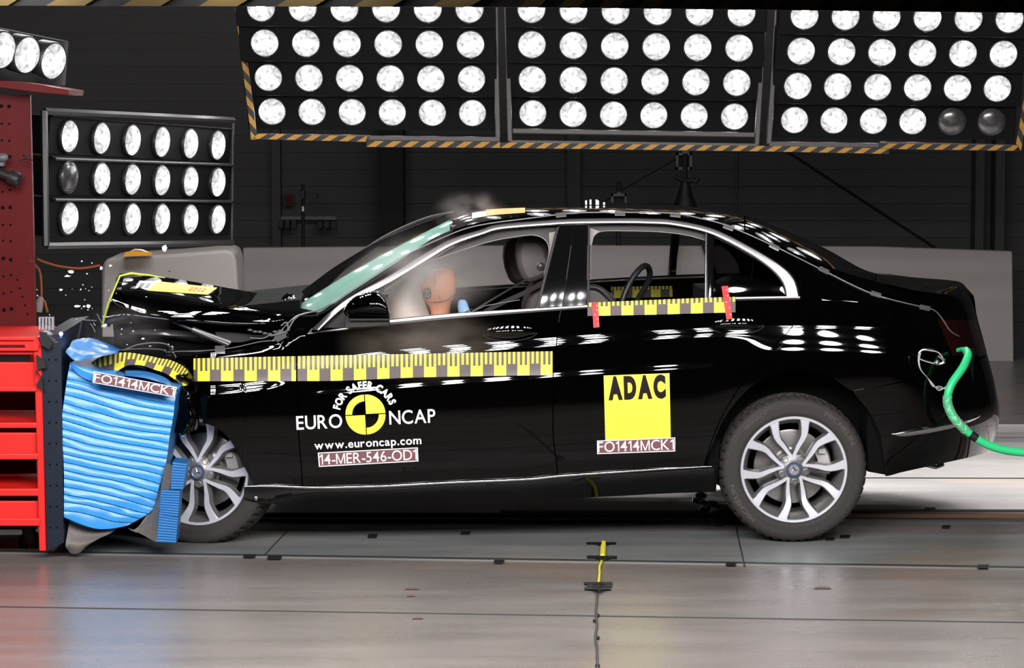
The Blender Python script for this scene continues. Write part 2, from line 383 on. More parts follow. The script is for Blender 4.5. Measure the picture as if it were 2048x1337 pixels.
# grey boards on the floor behind the car
g = G(); DB = 9.0
def shell_box(g, poly, d0, d1, m=0): slab(g, poly, d0, d1, m)
slab(g, [(486, 496), (1100, 491), (1760, 494), (2025, 503), (2028, 726), (486, 738)], DB, DB+0.12)
o = recentre(build('partition_board', g, 'board', bevel=0.01)); tag(o, 'long pale grey partition board standing low behind the car', 'partition')
g = G(); poly = [(205, 832), (203, 540), (207, 524), (218, 516), (350, 508), (452, 500), (466, 504), (472, 520), (492, 832), (205, 832)]
slab(g, poly, 5.2, 5.9)
o = recentre(build('concrete_block', g, 'concrete', bevel=0.03)); tag(o, 'grey concrete barrier block with rounded corners behind the crumpled bonnet', 'barrier')
g = G(); slab(g, [(246, 513), (250, 505), (262, 503), (300, 505), (304, 509), (292, 511)], 5.12, 5.19)
g.tube([pt(262, 504, 5.15), pt(270, 500, 5.15), pt(284, 501, 5.15), pt(296, 506, 5.15)], 0.008, 6, 1)
o = recentre(build('ratchet_strap', g, ['orange', 'galv'])); tag(o, 'small orange strap lying on top of the grey concrete block', 'strap')

# ---------------------------------------------------------------- lamps and light banks
def lamp_mesh(name, r, mat, depth=0.05):
    g = G(); o = Vector((0, 0, 0)); ax = Vector((0, 0, 1)); up = Vector((0, 1, 0))
    g.lathe([(r*1.07, -depth*1.4), (r*1.09, 0.0), (r*1.04, 0.008), (r*0.99, 0.004)], o, ax, up, 28, 1)
    rows = [(r*0.99, 0.004), (r*0.9, 0.012), (r*0.6, 0.022), (r*0.25, 0.027), (r*0.02, 0.028)]
    g.lathe(rows, o, ax, up, 28, 0)
    me = bpy.data.meshes.new(name); me.from_pydata([tuple(v) for v in g.V], [], g.F)
    me.materials.append(MAT[mat]); me.materials.append(MAT['bezel']); me.polygons.foreach_set('material_index', g.M)
    me.polygons.foreach_set('use_smooth', [True]*len(me.polygons)); return me
LM = {k: lamp_mesh('lamp', 0.079, k) for k in ('lamp_lit', 'lamp_lit_top', 'lamp_lit_far', 'lamp_lit_left', 'lamp_off')}
def put_lamp(root, p, n, up, kind, spin, sx=1.0):
    o = bpy.data.objects.new('lamp', LM[kind]); C.objects.link(o); o.parent = root
    n = Vector(n).normalized(); up = Vector(up); up = (up - n*up.dot(n)).normalized(); rt = up.cross(n)
    M = Matrix((rt, up, n)).transposed().to_4x4() @ Matrix.Rotation(spin, 4, 'Z') @ Matrix.Scale(sx, 4)
    M.translation = p - root.location; o.matrix_local = M
    if kind == 'lamp_off': o['label'] = 'unlit lamp with a grey reflector'
def bank(label, c00, c10, c01, c11, cols, rows, n, kind, off=(), group=None, frame=True, margin=0.62, sx=1.0, name='light_bank'):
    # c00 top-left lamp, c10 top-right, c01 bottom-left, c11 bottom-right
    root = thing(name, (c01+c11)/2, label, 'light bank', group)
    n = Vector(n).normalized(); g = G(); ex = (c10-c00)/(cols-1); ey = (c00-c01)/(rows-1)
    for r in range(rows):
        t = r/(rows-1) if rows > 1 else 0
        a = c00.lerp(c01, t); b = c10.lerp(c11, t); e = (b-a)/(cols-1)
        upv = ey - n*ey.dot(n); hgt = ey.length*0.93
        upn = upv.normalized()
        g.cbox((a+b)/2 - n*0.075, e*(cols-1) + e*margin*2, upn*hgt, -n*0.13)
        g.cbox((a+b)/2 - n*0.012 + upn*hgt*0.5, e*(cols-1) + e*margin*2, upn*0.012, n*0.03)
        for c in range(cols):
            p = a + e*c
            put_lamp(root, p, n, upn, 'lamp_off' if (r, c) in off else kind, random.random()*6.28, sx)
    build('housing', g, 'housing', root, bevel=0.004)
    return root
def hazard(root, p0, p1, h, nrm, period=0.11, slant=0.5, name='hazard_strip', mat='hazard'):
    g = G(); d = (p1-p0); ln = d.length; d.normalize(); h = Vector(h); n = Vector(nrm)
    g.box(p0 - n*0.02, d*ln, h, n*0.018, 1)
    x = 0
    while x < ln - period*0.4:
        a = x; b = min(ln, x + period*0.5); s = period*slant
        q = [p0 + d*min(ln, a), p0 + d*min(ln, b), p0 + d*min(ln, b+s) + h, p0 + d*min(ln, a+s) + h]
        g.prism([p for p in q], n*0.0015, 0); x += period
    return build(name, g, [mat, 'black'], root, sharp=30)
TN = Vector((0, -math.cos(0.30), -math.sin(0.30)))
d4, d1 = 15.5, 15.02
b1 = bank('lit light bank hanging at the left of the far row', pdep(522, 15, d1), pdep(939, 18, d1), pdep(544, 223, d4), pdep(945, 226, d4), 6, 4, TN, 'lamp_lit_far', group='far light banks', sx=0.97)
b2 = bank('lit light bank hanging in the middle of the far row, above the car roof', pdep(1063, 18, d1), pdep(1483, 25, d1), pdep(1065.6, 226.5, d4), pdep(1469, 233, d4), 6, 4, TN, 'lamp_lit_far', group='far light banks', sx=0.97)
b3 = bank('light bank at the right of the far row, two lamps of its lowest row unlit', pdep(1609, 31, d1), pdep(2019, 38, d1), pdep(1589, 240, d4), pdep(1983, 244, d4), 6, 4, TN, 'lamp_lit_far', off=((3, 4), (3, 5)), group='far light banks', sx=0.97)
def fbar(root, pts, wd, dep, name='frame'):
    g = G()
    for (a, b) in pts:
        p0, p1 = pdep(*a, dep), pdep(*b, dep); d = (p1-p0).normalized(); s = d.cross(FWD).normalized()*wd
        g.box(p0 - s/2, p1-p0, s, FWD*0.05)
    return build(name, g, 'framegrey', root, bevel=0.004)
fbar(b1, [((989, -40), (996, 276)), ((735, 276), (1000, 279)), ((500, 272), (740, 275))], 0.028, 15.35)
fbar(b2, [((1012, -40), (1020, 283)), ((1533, -40), (1514, 290)), ((1020, 285), (1516, 292)), ((1025, 262), (1510, 270))], 0.028, 15.35)
fbar(b3, [((1559, -40), (1538, 288)), ((1538, 288), (1760, 291)), ((1760, 288), (2038, 294))], 0.028, 15.35)
def hz(root, a, b, hp, dep=15.3, per=0.1): 
    p0, p1 = pdep(*a, dep), pdep(*b, dep); mpp = dep/F
    hazard(root, p0, p1, UP*(hp*mpp), -FWD, per)
hz(b1, (500, 278), (735, 284), 11); hz(b1, (733, 294), (1000, 296), 12)
hz(b2, (1000, 296), (1530, 303), 11)
hz(b3, (1530, 303), (1778, 308), 11); hz(b3, (1760, 298), (2040, 302), 11)
def hzv(root, a, b, dep=15.3):
    p0, p1 = pdep(*a, dep), pdep(*b, dep); d = (p1-p0).normalized(); s = d.cross(FWD).normalized()
    hazard(root, p0, p1, s*(12*dep/F), -FWD, 0.1)
hzv(b1, (466, -20), (503, 280)); hzv(b3, (2060, 130), (2030, 300))
# left bank, seen at an angle
cl = [pdep(138, 273, 13.7), pdep(435, 291, 15.15), pdep(138, 437, 13.7), pdep(435, 439, 15.15)]
ex = (cl[1]-cl[0]); nl = Vector((-ex.y, ex.x, 0)).normalized(); nl = nl if nl.y < 0 else -nl; nl = (nl + Vector((0, 0, -0.08))).normalized()
bl = bank('light bank beside the red column, one lamp of its middle row unlit', *cl, 6, 3, nl, 'lamp_lit_left', off=((1, 0),), group=None, sx=1.0, margin=0.55)
g = G()
for (a, b, dp0, dp1) in (((88, 222), (466, 240), 13.4, 15.3), ((88, 222), (92, 492), 13.4, 13.4), ((466, 240), (464, 488), 15.3, 15.3), ((92, 492), (464, 486), 13.4, 15.3), ((110, 318), (462, 330), 13.5, 15.2), ((110, 400), (462, 403), 13.5, 15.2)):
    p0, p1 = pdep(*a, dp0), pdep(*b, dp1); g.tube([p0, p1], 0.018 if a[0] < 100 else 0.008, 6)
build('frame', g, 'bezel', bl)
# lamps on the red column
ct = [pdep(-90, 82, 11.8), pdep(106, 122, 12.25), pdep(-90, 60, 11.9), pdep(106, 100, 12.3)]
root = thing('light_bank', pdep(0, 160, 12.0), 'small tray of three lit lamps on top of the red column', 'light bank')
e5 = pdep(106, 122, 12.35) - pdep(-42, 89, 11.95); nn = Vector((0.80, -0.50, -0.18)).normalized()
for i, (u, v, dp) in enumerate(((4, 100, 12.0), (53, 110, 12.12), (106, 122, 12.25))):
    put_lamp(root, pdep(u, v, dp), nn, Z, 'lamp_lit_left', i*2.0, 1.02)
g = G(); pl = [(-30, 52), (140, 86), (133, 176), (-30, 160)]
g.prism([pdep(u, v, 12.12 + (u*0.0022)) - nn*0.07 for u, v in pl], Vector((0.02, 0.16, 0)))
build('housing', g, 'housing', root)
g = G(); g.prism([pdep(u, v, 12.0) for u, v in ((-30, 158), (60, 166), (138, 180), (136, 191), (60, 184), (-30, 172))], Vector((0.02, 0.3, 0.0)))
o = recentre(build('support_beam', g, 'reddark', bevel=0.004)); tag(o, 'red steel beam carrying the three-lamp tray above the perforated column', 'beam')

# near bank, and an overhead one added to brighten the floor behind: they hang outside the frame, only the near one's striped edge shows
NY = -5.0
def nearbank(x0, x1, label):
    n = Vector((0, math.cos(0.42), -math.sin(0.42)))
    zb, zt = 2.42, 3.55
    return bank(label, Vector((x1, NY+0.42, zt)), Vector((x0, NY+0.42, zt)), Vector((x1, NY, zb)), Vector((x0, NY, zb)), 6, 5, n, 'lamp_lit', group='near light banks', name='light_bank')
nb = [nearbank(-2.75, -1.25, 'light bank hanging over the camera, at the left'), nearbank(-0.75, 0.75, 'light bank hanging over the camera, in the middle'), nearbank(1.25, 2.75, 'light bank hanging over the camera, at the right')]
p0, p1 = pdep(-60, 11, 7.05), pdep(1040, 14, 6.95); p2 = pdep(2110, 26, 6.85)
g = G()
hazard(nb[1], p0, p1, Vector((0, 0, 0.06)), Vector((0, -1, 0)), 0.2, 0.5, mat='hazard_shaded')
hazard(nb[1], p1, p2, Vector((0, 0, 0.06)), Vector((0, -1, 0)), 0.1, 0.5, mat='hazard_shaded')
for i, (x0, x1) in enumerate(((-2.6, -1.2), (-0.7, 0.7), (1.2, 2.6))):
    n = Vector((0, 0, -1)); yc = 2.7
    bank('added overhead light bank above the car, %s' % ('at its front', 'over its roof', 'at its rear')[i], Vector((x0, yc+0.45, 4.3)), Vector((x1, yc+0.45, 4.3)), Vector((x0, yc-0.45, 4.3)), Vector((x1, yc-0.45, 4.3)), 6, 4, n, 'lamp_lit_top', group='added overhead light banks')
# ---------------------------------------------------------------- the car: side surface
KB = [(380, 706), (480, 698), (560, 684), (615, 668), (700, 660), (779, 650), (900, 638), (1000, 630), (1123, 620.5), (1173, 617), (1300, 609), (1400, 604), (1471, 601), (1600, 599), (1700, 603), (1800, 612), (1900, 622), (2000, 630)]
KS = [(400, 976), (500, 972), (640, 976), (740, 974), (900, 966), (1060, 959), (1120, 953), (1240, 945), (1400, 935), (1600, 925), (1800, 905), (2000, 880)]
KR = [(540, 1922), (562, 1927), (575, 1931), (600, 1944), (640, 1953), (680, 1965), (720, 1976), (780, 1991), (830, 1998), (860, 1994), (905, 1976), (925, 1962), (952, 1945)]
def belt(u): return ip(KB, u)
def strip(u): return ip(KS, u)
def Rr(v): return ip(KR, v)
def prof_from_slope(keys):       # inward depth per w, integrated from the panel's slope; zero at w = 0.5
    n = 700; w0, w1 = -0.2, 1.2; ds = [0.0]
    for i in range(n): ds.append(ds[-1] - ip(keys, w0 + (w1-w0)*(i+0.5)/n)*(w1-w0)/n*0.73)
    z0 = ds[int((0.5-w0)/(w1-w0)*n)]
    def f(w_):
        x = min(n-1e-6, max(0, (w_-w0)/(w1-w0)*n)); k = int(x); return lerp(ds[k], ds[k+1], x-k) - z0
    return f
PROF = prof_from_slope([(-0.2, 0.06), (0.0, 0.05), (0.11, 0.06), (0.145, 0.12), (0.19, 0.26), (0.225, 0.13), (0.25, 0.075), (0.32, 0.08), (0.355, 0.15), (0.39, 0.22), (0.43, 0.09), (0.47, 0.03), (0.6, -0.01), (0.75, -0.05), (0.9, -0.09), (0.95, 0.02), (1.0, -0.02), (1.03, -0.3), (1.1, -0.6), (1.2, -0.6)])
PFEND = prof_from_slope([(-0.2, 0.10), (-0.02, 0.10), (0.03, 0.24), (0.06, 0.10), (0.10, 0.06), (0.20, 0.07), (0.24, 0.14), (0.29, 0.23), (0.35, 0.10), (0.42, 0.03), (0.6, -0.02), (0.9, -0.08), (1.0, -0.05), (1.2, -0.5)])
PQUAR = prof_from_slope([(-0.2, 0.12), (0.0, 0.06), (0.12, 0.07), (0.155, 0.14), (0.18, 0.24), (0.26, 0.215), (0.33, 0.17), (0.38, 0.09), (0.43, 0.02), (0.55, -0.04), (0.7, -0.08), (0.9, -0.10), (1.2, -0.2)])
DBELT = PROF(0.0)
def D(u, v, wrap=True):
    b = belt(u); s = strip(u); w_ = (v - b) / (s - b)
    if v >= b:
        d = PROF(w_)
        k = 1 - sm(520, 660, u)
        if k > 0: d = lerp(d, PFEND(w_), k)
        k = sm(1380, 1560, u)
        if k > 0: d = lerp(d, PQUAR(w_), k)
    else:
        h = (b - v) / 453.0; k = sm(1560, 1800, u)
        d0 = PROF(0.0)
        k1 = 1 - sm(520, 660, u)
        if k1 > 0: d0 = lerp(d0, PFEND(0.0), k1)
        k2 = sm(1380, 1560, u)
        if k2 > 0: d0 = lerp(d0, PQUAR(0.0), k2)
        d = d0 + lerp(lerp(0.25, 0.85, 1-sm(610, 670, u))*h + 0.26*h*h, 0.60*h + 4.0*h*h, k)
    if wrap and u > 1780:
        q = max(0.0, Rr(v) - u); q0 = 210.0
        if q < q0:
            t = 1 - q/q0; d += 0.80*(1 - math.sqrt(max(0, 1 - t**2.6)))
    if u < 430: d += 0.05*((430-u)/60.0)**2
    return d
def sp(u, v, off=0.0): return pt(u, v, D(u, v) - off)
car = thing('car', pz(1000, 1060), 'black four-door saloon car with its nose crushed into the blue barrier', 'car')

def panel(g, uL, uR, top, bot, nu, nv, gap=1.1, gt=0.0, gb=0.0, ease=0, dfun=D, m=0, skirt=0.012, off=0.0):
    rows = []
    for j in range(nv + 1):
        b = j/nv; row = []
        for i in range(nu + 1):
            a = i/nu; a = (1-(1-a)**2.4) if ease else a
            u = lerp(uL(700) if callable(uL) else uL, uR(700) if callable(uR) else uR, a); v = 700
            for it in range(26):
                vt = lerp(top(u)+gt, bot(u)-gb, b); v = lerp(v, vt, 0.55)
                l_ = (uL(v) if callable(uL) else uL)+gap; r_ = (uR(v) if callable(uR) else uR)-(0.05 if ease else gap)
                u = lerp(u, lerp(l_, r_, a), 0.55)
            row.append(pt(u, v, dfun(u, v) - off))
        rows.append(row)
    g.grid(rows, m)
    if skirt:
        for edge in (rows[0][::-1], rows[-1], [r[0] for r in rows], [r[-1] for r in rows][::-1]):
            g.grid([edge, [p + L*skirt for p in edge]], m)
    return rows
def K(keys): return lambda x: ip(keys, x)
# panel gap lines u(v)
gAB = K([(624, 646), (640, 636), (660, 622), (680, 606), (715, 594), (765, 592.5), (850, 596), (940, 603), (990, 606)])
gB = K([(437, 1150), (520, 1140), (600, 1127), (640, 1118), (700, 1112), (760, 1106), (860, 1106), (945, 1115), (990, 1118)])
gC = K([(590, 1600), (640, 1592), (665, 1575), (700, 1541), (745, 1500), (805, 1460), (860, 1432), (930, 1409), (960, 1403), (990, 1400)])
fenL = K([(690, 340), (720, 352), (764, 388), (800, 399), (850, 405), (900, 412), (990, 480)])
fenT = K([(340, 716), (400, 709), (450, 703), (520, 697), (560, 686), (575, 662), (590, 642), (606, 629), (646, 624)])
fenB = K([(340, 765), (380, 790), (400, 845), (418, 850), (442, 862), (465, 888), (478, 920), (486, 955), (489, 984), (700, 986)])
sill = lambda u: strip(u) + 2
rdB = K([(1100, 955), (1400, 938), (1500, 934)])
arcB = K([(1404, 960), (1412, 925), (1425, 890), (1450, 835), (1490, 785), (1530, 757), (1580, 743), (1620, 743), (1660, 754), (1706, 783), (1735, 778), (1900, 742), (1990, 705)])
bumT = K([(1706, 783), (1735, 778), (1900, 742), (1990, 705)])
bumL = K([(770, 1700), (783, 1706), (830, 1742), (880, 1762), (952, 1771)])
bumB = K([(1700, 953), (1771, 953), (1800, 946), (1850, 935), (1900, 924), (1940, 915), (1980, 904), (2000, 900)])
OC = [(622, 660), (689, 600), (775, 552), (853, 503), (902, 477), (960, 459), (998, 448), (1095, 440), (1150, 437), (1250, 436), (1300, 437), (1348, 440), (1426, 457), (1504, 495), (1562, 530), (1590, 557), (1600, 592)]
IC = [(640, 660), (697, 612), (783, 566), (860, 519), (908, 491), (964, 471), (1002, 460), (1095, 452), (1150, 449), (1250, 448), (1300, 449), (1346, 452), (1420, 469), (1494, 506), (1543, 541), (1566, 570), (1571, 594)]
R1 = [(600, 630), (640, 624), (700, 586), (755, 550), (812, 513), (867, 477), (905, 460), (960, 445), (1000, 438), (1100, 430), (1200, 427), (1300, 428), (1400, 438), (1450, 450), (1490, 465), (1550, 489), (1640, 527), (1700, 549), (1750, 563), (1830, 581), (1880, 588), (1918, 591), (1932, 592)]
parts = {}
g = G(); panel(g, fenL, gAB, fenT, fenB, 60, 110)
parts['fender'] = build('front_fender', g, 'paint', car, merge=0.0004)
g = G(); panel(g, gAB, gB, lambda u: belt(u)+0.5, sill, 60, 150); front_door = parts['fd'] = build('front_door', g, 'paint', car, merge=0.0003)
g = G(); panel(g, gB, gC, lambda u: belt(u)+0.5, rdB, 50, 150); rear_door = parts['rd'] = build('rear_door', g, 'paint', car, merge=0.0003)
g = G()
def coons(g, T, B, Lf, Rt, nu, nv, dfun=D):
    c00, c10, c01, c11 = T(0), T(1), B(0), B(1); rows = []
    for j in range(nv+1):
        b = j/nv; l_, r_ = Lf(b), Rt(b); row = []
        for i in range(nu+1):
            a = i/nu; t_, b_ = T(a), B(a)
            p = [(1-b)*t_[k] + b*b_[k] + (1-a)*l_[k] + a*r_[k] - ((1-a)*(1-b)*c00[k] + a*(1-b)*c10[k] + (1-a)*b*c01[k] + a*b*c11[k]) for k in (0, 1)]
            row.append(pt(p[0], p[1], dfun(p[0], p[1])))
        rows.append(row)
    g.grid(rows); return rows
es = lambda a: 1-(1-a)**2.4
UT0, UT1 = 1601.1, Rr(627) - 0.05
UB = ramp([(1404, 960), (1412, 925), (1425, 890), (1450, 835), (1490, 785), (1530, 757), (1580, 743), (1620, 743), (1660, 754), (1706, 783), (1735, 778), (1800, 764), (1900, 742), (1966, 712)], 400)
def Tq(a): u = lerp(UT0, UT1, es(a)); return (u, belt(u))
def Bq(a): x = es(a)**1.0*399; i = min(398, int(x)); p = UB[i].lerp(UB[i+1], x-i); return (p.x, p.y)
def Lq(b): v = lerp(599, 960, b); return (gC(v) + 1.1, v)
def Rq(b): v = lerp(Tq(1)[1], Bq(1)[1], b); return (lerp(Tq(1)[0], Bq(1)[0], b) if False else Rr(v)-0.05, v)
_b1 = Bq(1); UB[-1].x = Rr(_b1[1]) - 0.05
QR = coons(g, Tq, Bq, Lq, Rq, 120, 110)
for edge in (QR[-1], [r[0] for r in QR]): g.grid([edge, [p + L*0.012 for p in edge]])
panel(g, 1600, Rr, K(R1), belt, 120, 30, ease=1, skirt=0)
quarter = parts['q'] = build('quarter_panel', g, 'paint', car, merge=0.0012, sharp=40)
g = G(); panel(g, bumL, Rr, bumT, bumB, 60, 40, gt=0.8, ease=1, gap=0); bumper = parts['b'] = build('rear_bumper', g, 'paint', car, merge=0.0006)
g = G(); panel(g, 488, 1428, lambda u: strip(u)+3, lambda u: strip(u)+ip([(480, 20), (520, 34), (700, 40), (1428, 50)], u), 60, 16, gap=0); parts['s'] = build('side_skirt', g, 'paint', car)
# roof side / window frame panel above the chrome line
g = G(); panel(g, 624, 1600, K(R1), K(OC), 110, 14, gap=0, skirt=0); 
parts['rs'] = build('roof_rail', g, 'paint', car, merge=0.0004)

# chrome ring round the side windows
def ribbon(g, A, B, n, bulge, m=0, dfun=D, k=7, base=0.0, pk=None):
    if pk: k = 13
    a = ramp(A, n); b = ramp(B, n); rows = []
    for i in range(n):
        pa = a[i]; pb = b[i]; r = []
        for j in range(k):
            t = j/(k-1); u = lerp(pa.x, pb.x, t); v = lerp(pa.y, pb.y, t)
            r.append(pt(u, v, dfun(u, v) - base - (ip(pk, t) if pk else bulge*math.sin(PI*t)**0.6)))
        rows.append(r)
    g.grid(rows, m, flip=True); return rows
g = G(); ribbon(g, OC, IC, 120, 0.010, pk=[(0, 0), (0.06, 0.0062), (0.55, 0.0068), (0.8, 0.0056), (0.93, 0.0030), (1, -0.003)])
bt = lambda u: belt(u) - ip([(615, 1), (700, 6), (779, 11), (900, 11), (1173, 7), (1600, 7)], u)
us = [615 + (1600-615)*i/60 for i in range(61)]
ribbon(g, [(u, bt(u)) for u in us], [(u, belt(u)+0.8) for u in us], 90, 0.007, pk=[(0, 0), (0.08, 0.0040), (0.55, 0.0048), (0.8, 0.0066), (0.92, 0.0074), (1, 0.0)])
chrome = parts['ch'] = build('window_surround', g, 'satin', car, sharp=60); chrome['label'] = 'satin silver strip around the side windows'
# rear window divider
g = G()
for (a, b, mm) in (((1410, 466, 1409, 597), (1415, 468, 1414, 597), 0), ((1415, 468, 1414, 597), (1428, 473, 1427, 597), 1)):
    ribbon(g, [a[:2], a[2:]], [b[:2], b[2:]], 8, 0.006, mm)
parts['dv'] = build('window_divider', g, ['satin', 'blackgloss'], car)
# B pillar covers (two, one on each door)
def pil(g, L0, L1, R0, R1_, n=20):
    rows = []
    for j in range(n+1):
        t = j/n; a = (lerp(L0[0], L1[0], t), lerp(L0[1], L1[1], t)); b = (lerp(R0[0], R1_[0], t), lerp(R0[1], R1_[1], t)); r = []
        for i in range(9):
            s = i/8; u = lerp(a[0], b[0], s); v = lerp(a[1], b[1], s); r.append(pt(u, v, D(u, v) + 0.004 - 0.0007*math.sin(PI*s)))
        rows.append(r)
    g.grid(rows)
    for e in ([r[0] for r in rows], [r[-1] for r in rows][::-1]): g.grid([e, [p + L*0.03 for p in e]])
g = G(); pil(g, (1119, 451), (1078, 615), (1148, 449), (1124, 613)); parts['p1'] = build('door_pillar', g, 'blackgloss', car)
g = G(); pil(g, (1150, 449), (1126, 613), (1175, 449), (1173, 611)); parts['p2'] = build('door_pillar', g, 'blackgloss', car)
g = G()
ribbon(g, [(1113, 455), (1071, 617)], [(1119, 452), (1078, 617)], 16, 0.004, 0); ribbon(g, [(1176, 450), (1174, 612)], [(1180, 452), (1179, 612)], 16, 0.004, 0)
parts['sl'] = build('window_seal', g, 'trimdark', car)
# window panes
def gpane(name, pl, pr, mat, nu=24, nv=14, off=-0.012):
    g = G(); rows = []
    for j in range(nv+1):
        row = []
        for i in range(nu+1):
            a = i/nu; b = j/nv; u = lerp(pl, pr, a); v = 550
            for it in range(10):
                l_ = pl(v) if callable(pl) else pl; r_ = pr(v) if callable(pr) else pr
                u = lerp(l_, r_, a); v = lerp(ip(IC, u), bt(u)+1, b)
            row.append(pt(u, v, D(u, v) + 0.010))
        rows.append(row)
    g.grid(rows); return build(name, g, mat, car)
def gp2(name, ul, ur, mat, n=40, nv=12):
    g = G(); rows = []
    for i in range(n+1):
        t = i/n; row = []
        for j in range(nv+1):
            s = j/nv
            v0 = 0
            u = lerp(ul[0], ur[0], t); top = ip(IC, u)-2
            ub = lerp(ul[1], ur[1], t); bo = bt(ub)+2
            uu = lerp(u, ub, s); vv = lerp(top, bo, s); row.append(pt(uu, vv, D(uu, vv) + 0.010))
        rows.append(row)
    g.grid(rows, flip=True); return build(name, g, mat, car, merge=0.0005)
# the front and rear side windows are lowered in the photograph: no panes
if 0: w1 = gp2('front_side_window', (660, 660), (1117, 1075), 'sideglass')
if 0: w2 = gp2('rear_side_window', (1178, 1176), (1411, 1410), 'sideglass')
w3 = gp2('quarter_window', (1427, 1427), (1570, 1570), 'quarterglass')

# inner window trim (grey liner edge seen inside the glass)
g = G()
DI = lambda u, v: D(u, v) + 0.045
T1o = [(700, 622), (783, 572), (860, 524), (908, 495), (964, 474), (1002, 462), (1060, 456), (1100, 455), (1116, 460), (1108, 490), (1095, 550)]
T1i = [(767, 583), (800, 562), (853, 527), (905, 507), (960, 489), (1000, 479), (1045, 472), (1072, 471), (1092, 482), (1098, 505), (1088, 550)]
ribbon(g, T1o, T1i, 60, 0.004, 0, DI)
T2o = [(1178, 560), (1178, 470), (1182, 452), (1200, 450), (1250, 449), (1320, 451), (1380, 458), (1414, 468)]
T2i = [(1181, 560), (1182, 492), (1187, 474), (1203, 463), (1250, 462), (1320, 464), (1375, 471), (1414, 482)]
ribbon(g, T2o, T2i, 60, 0.004, 0, DI)
ln = lambda P, r, d=0.04: g.tube([pt(u, v, D(u, v)+d) for u, v in [tuple(p) for p in ramp(P, 50)]], r, 5, 1)
ln(T1i, 0.0022); ln(T2i, 0.0022)
parts['it'] = build('window_liner', g, ['trimdark', 'trim'], car)
g = G(); rows = []
for (a, b) in (((1117, 462), (1098, 466)), ((1110, 490), (1099, 492)), ((1103, 515), (1098, 512)), ((1098, 540), (1093, 530))): rows.append([pt(*a, D(*a)+0.04), pt(*b, D(*b)+0.04)])
g.grid(rows); build('pillar_liner', g, 'trim', car); g = G()
rows = []
for (a, b) in (((1180, 456), (1200, 463)), ((1180, 470), (1188, 472)), ((1179, 490), (1183, 492))): rows.append([pt(*a, D(*a)+0.035), pt(*b, D(*b)+0.035)])
g.grid(rows); build('pillar_liner', g, 'trim', car)

# ---------------------------------------------------------------- roof, screens, boot lid
SIL = [(905, 429), (935, 420), (960, 415.5), (1000, 412.5), (1050, 411), (1170, 409), (1250, 410), (1367, 414), (1445, 422), (1504, 436), (1562, 458), (1650, 497), (1740, 544), (1762, 549), (1874, 561), (1915, 563), (1930, 570)]
def cross(Np, Cp, n=10, pw=2.0):
    r = []
    for i in range(n+1):
        s = i/n; p = Np.lerp(Cp, s); p.z = Np.z + (Cp.z-Np.z)*(1-(1-s)**pw); r.append(p)
    return r + [mir(p) for p in r[:-1]][::-1]
def topskin(ust, name, mat, du=lambda u: 0.0, pw=2.0, far=None):
    g = G(); rows = []
    for u in ust:
        N = pt(u, ip(R1, u), D(u, ip(R1, u), u > 1850)); uc = u + du(u); Cc = pt(uc, ip(SIL, uc), DC)
        rows.append(cross(N, Cc, 10, pw(u) if callable(pw) else pw))
    g.grid(rows, flip=True); return build(name, g, mat, car)
roof = topskin([905 + (1488-905)*i/40 for i in range(41)], 'roof', 'paint', pw=3.0)
topskin([1491 + (1747-1491)*i/30 for i in range(31)], 'rear_window', 'backglass', lambda u: 6*sm(1491, 1580, u), lambda u: 3.0 - 0.7*sm(1491, 1620, u))
topskin([1750 + (1915-1750)*i/24 for i in range(25)] + [1919, 1923, 1926], 'boot_lid', 'paint', lambda u: 4*(1-sm(1750, 1920, u)), lambda u: 2.3 + 0.5*sm(1750, 1850, u))
# tail panel across the back
g = G(); rows = []
for j in range(26):
    v = 592 + (905-592)*j/25; u = Rr(v)-0.05; a = pt(u, v, D(u, v)); b = mir(a); r = []
    for i in range(13):
        t = i/12; r.append(a.lerp(b, t) + E*0.02*math.sin(PI*t))
    rows.append(r)
for _ in range(1): g.grid(rows)
N = pt(1926, ip(R1, 1926), D(1926, ip(R1, 1926))); top = cross(N, pt(1926, ip(SIL, 1926), DC), 6)
g.grid([top, rows[0]]) if len(top) == len(rows[0]) else None
build('tail_panel', g, 'paint', car)
# windscreen: near edge, far edge
NE = [(640, 625), (700, 586), (755, 550), (812, 513), (867, 477), (906, 457)]
FE = [(606, 606), (644, 569), (685, 531), (726, 502), (765, 476), (814, 451), (861, 433), (909, 424)]
_N = pt(905, ip(R1, 905), D(905, ip(R1, 905))); RF = cross(_N, pt(905, ip(SIL, 905), DC), 10, 3.0)
ne = ramp(NE, 24); fe = ramp(FE, 24); rows = []
for i in range(24):
    t = i/23; a = ne[i]; N = pt(a.x, a.y, D(a.x, a.y)); b = fe[i]; Fp = pt(b.x, b.y, 1.60); r = []
    for j in range(21):
        s = j/20; p = N.lerp(Fp, s); k = 4*s*(1-s)
        p = p - E*(0.10*(1-t) + 0.02)*k + Z*0.018*k*(1-t); r.append(p.lerp(RF[j], sm(0.45, 1.0, t)))
    rows.append(r)
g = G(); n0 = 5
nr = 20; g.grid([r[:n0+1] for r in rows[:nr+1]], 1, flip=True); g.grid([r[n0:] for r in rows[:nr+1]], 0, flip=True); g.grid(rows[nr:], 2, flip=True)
wsc = build('windscreen', g, ['screenglass', 'screengreen', 'blackgloss'], car, merge=0.0005); wsc['label'] = 'windscreen with a matt green edge'
g = G()
g.tube([pt(p.x+2, p.y+3, 1.59) for p in fe], [0.022*(1-0.5*i/23) for i in range(24)], 8, 0)
base = rows[0]; g.tube([p - Z*0.012 for p in base], 0.016, 6, 0)
build('windscreen_pillar', g, 'blackplastic', car)
g = G(); a = ramp([(600, 632), (640, 628), (700, 590), (755, 555), (812, 518), (867, 482), (906, 461)], 40)
g.tube([pt(p.x, p.y, D(p.x, p.y) - 0.001) for p in a], 0.004, 5); build('windscreen_seal', g, 'blackplastic', car)

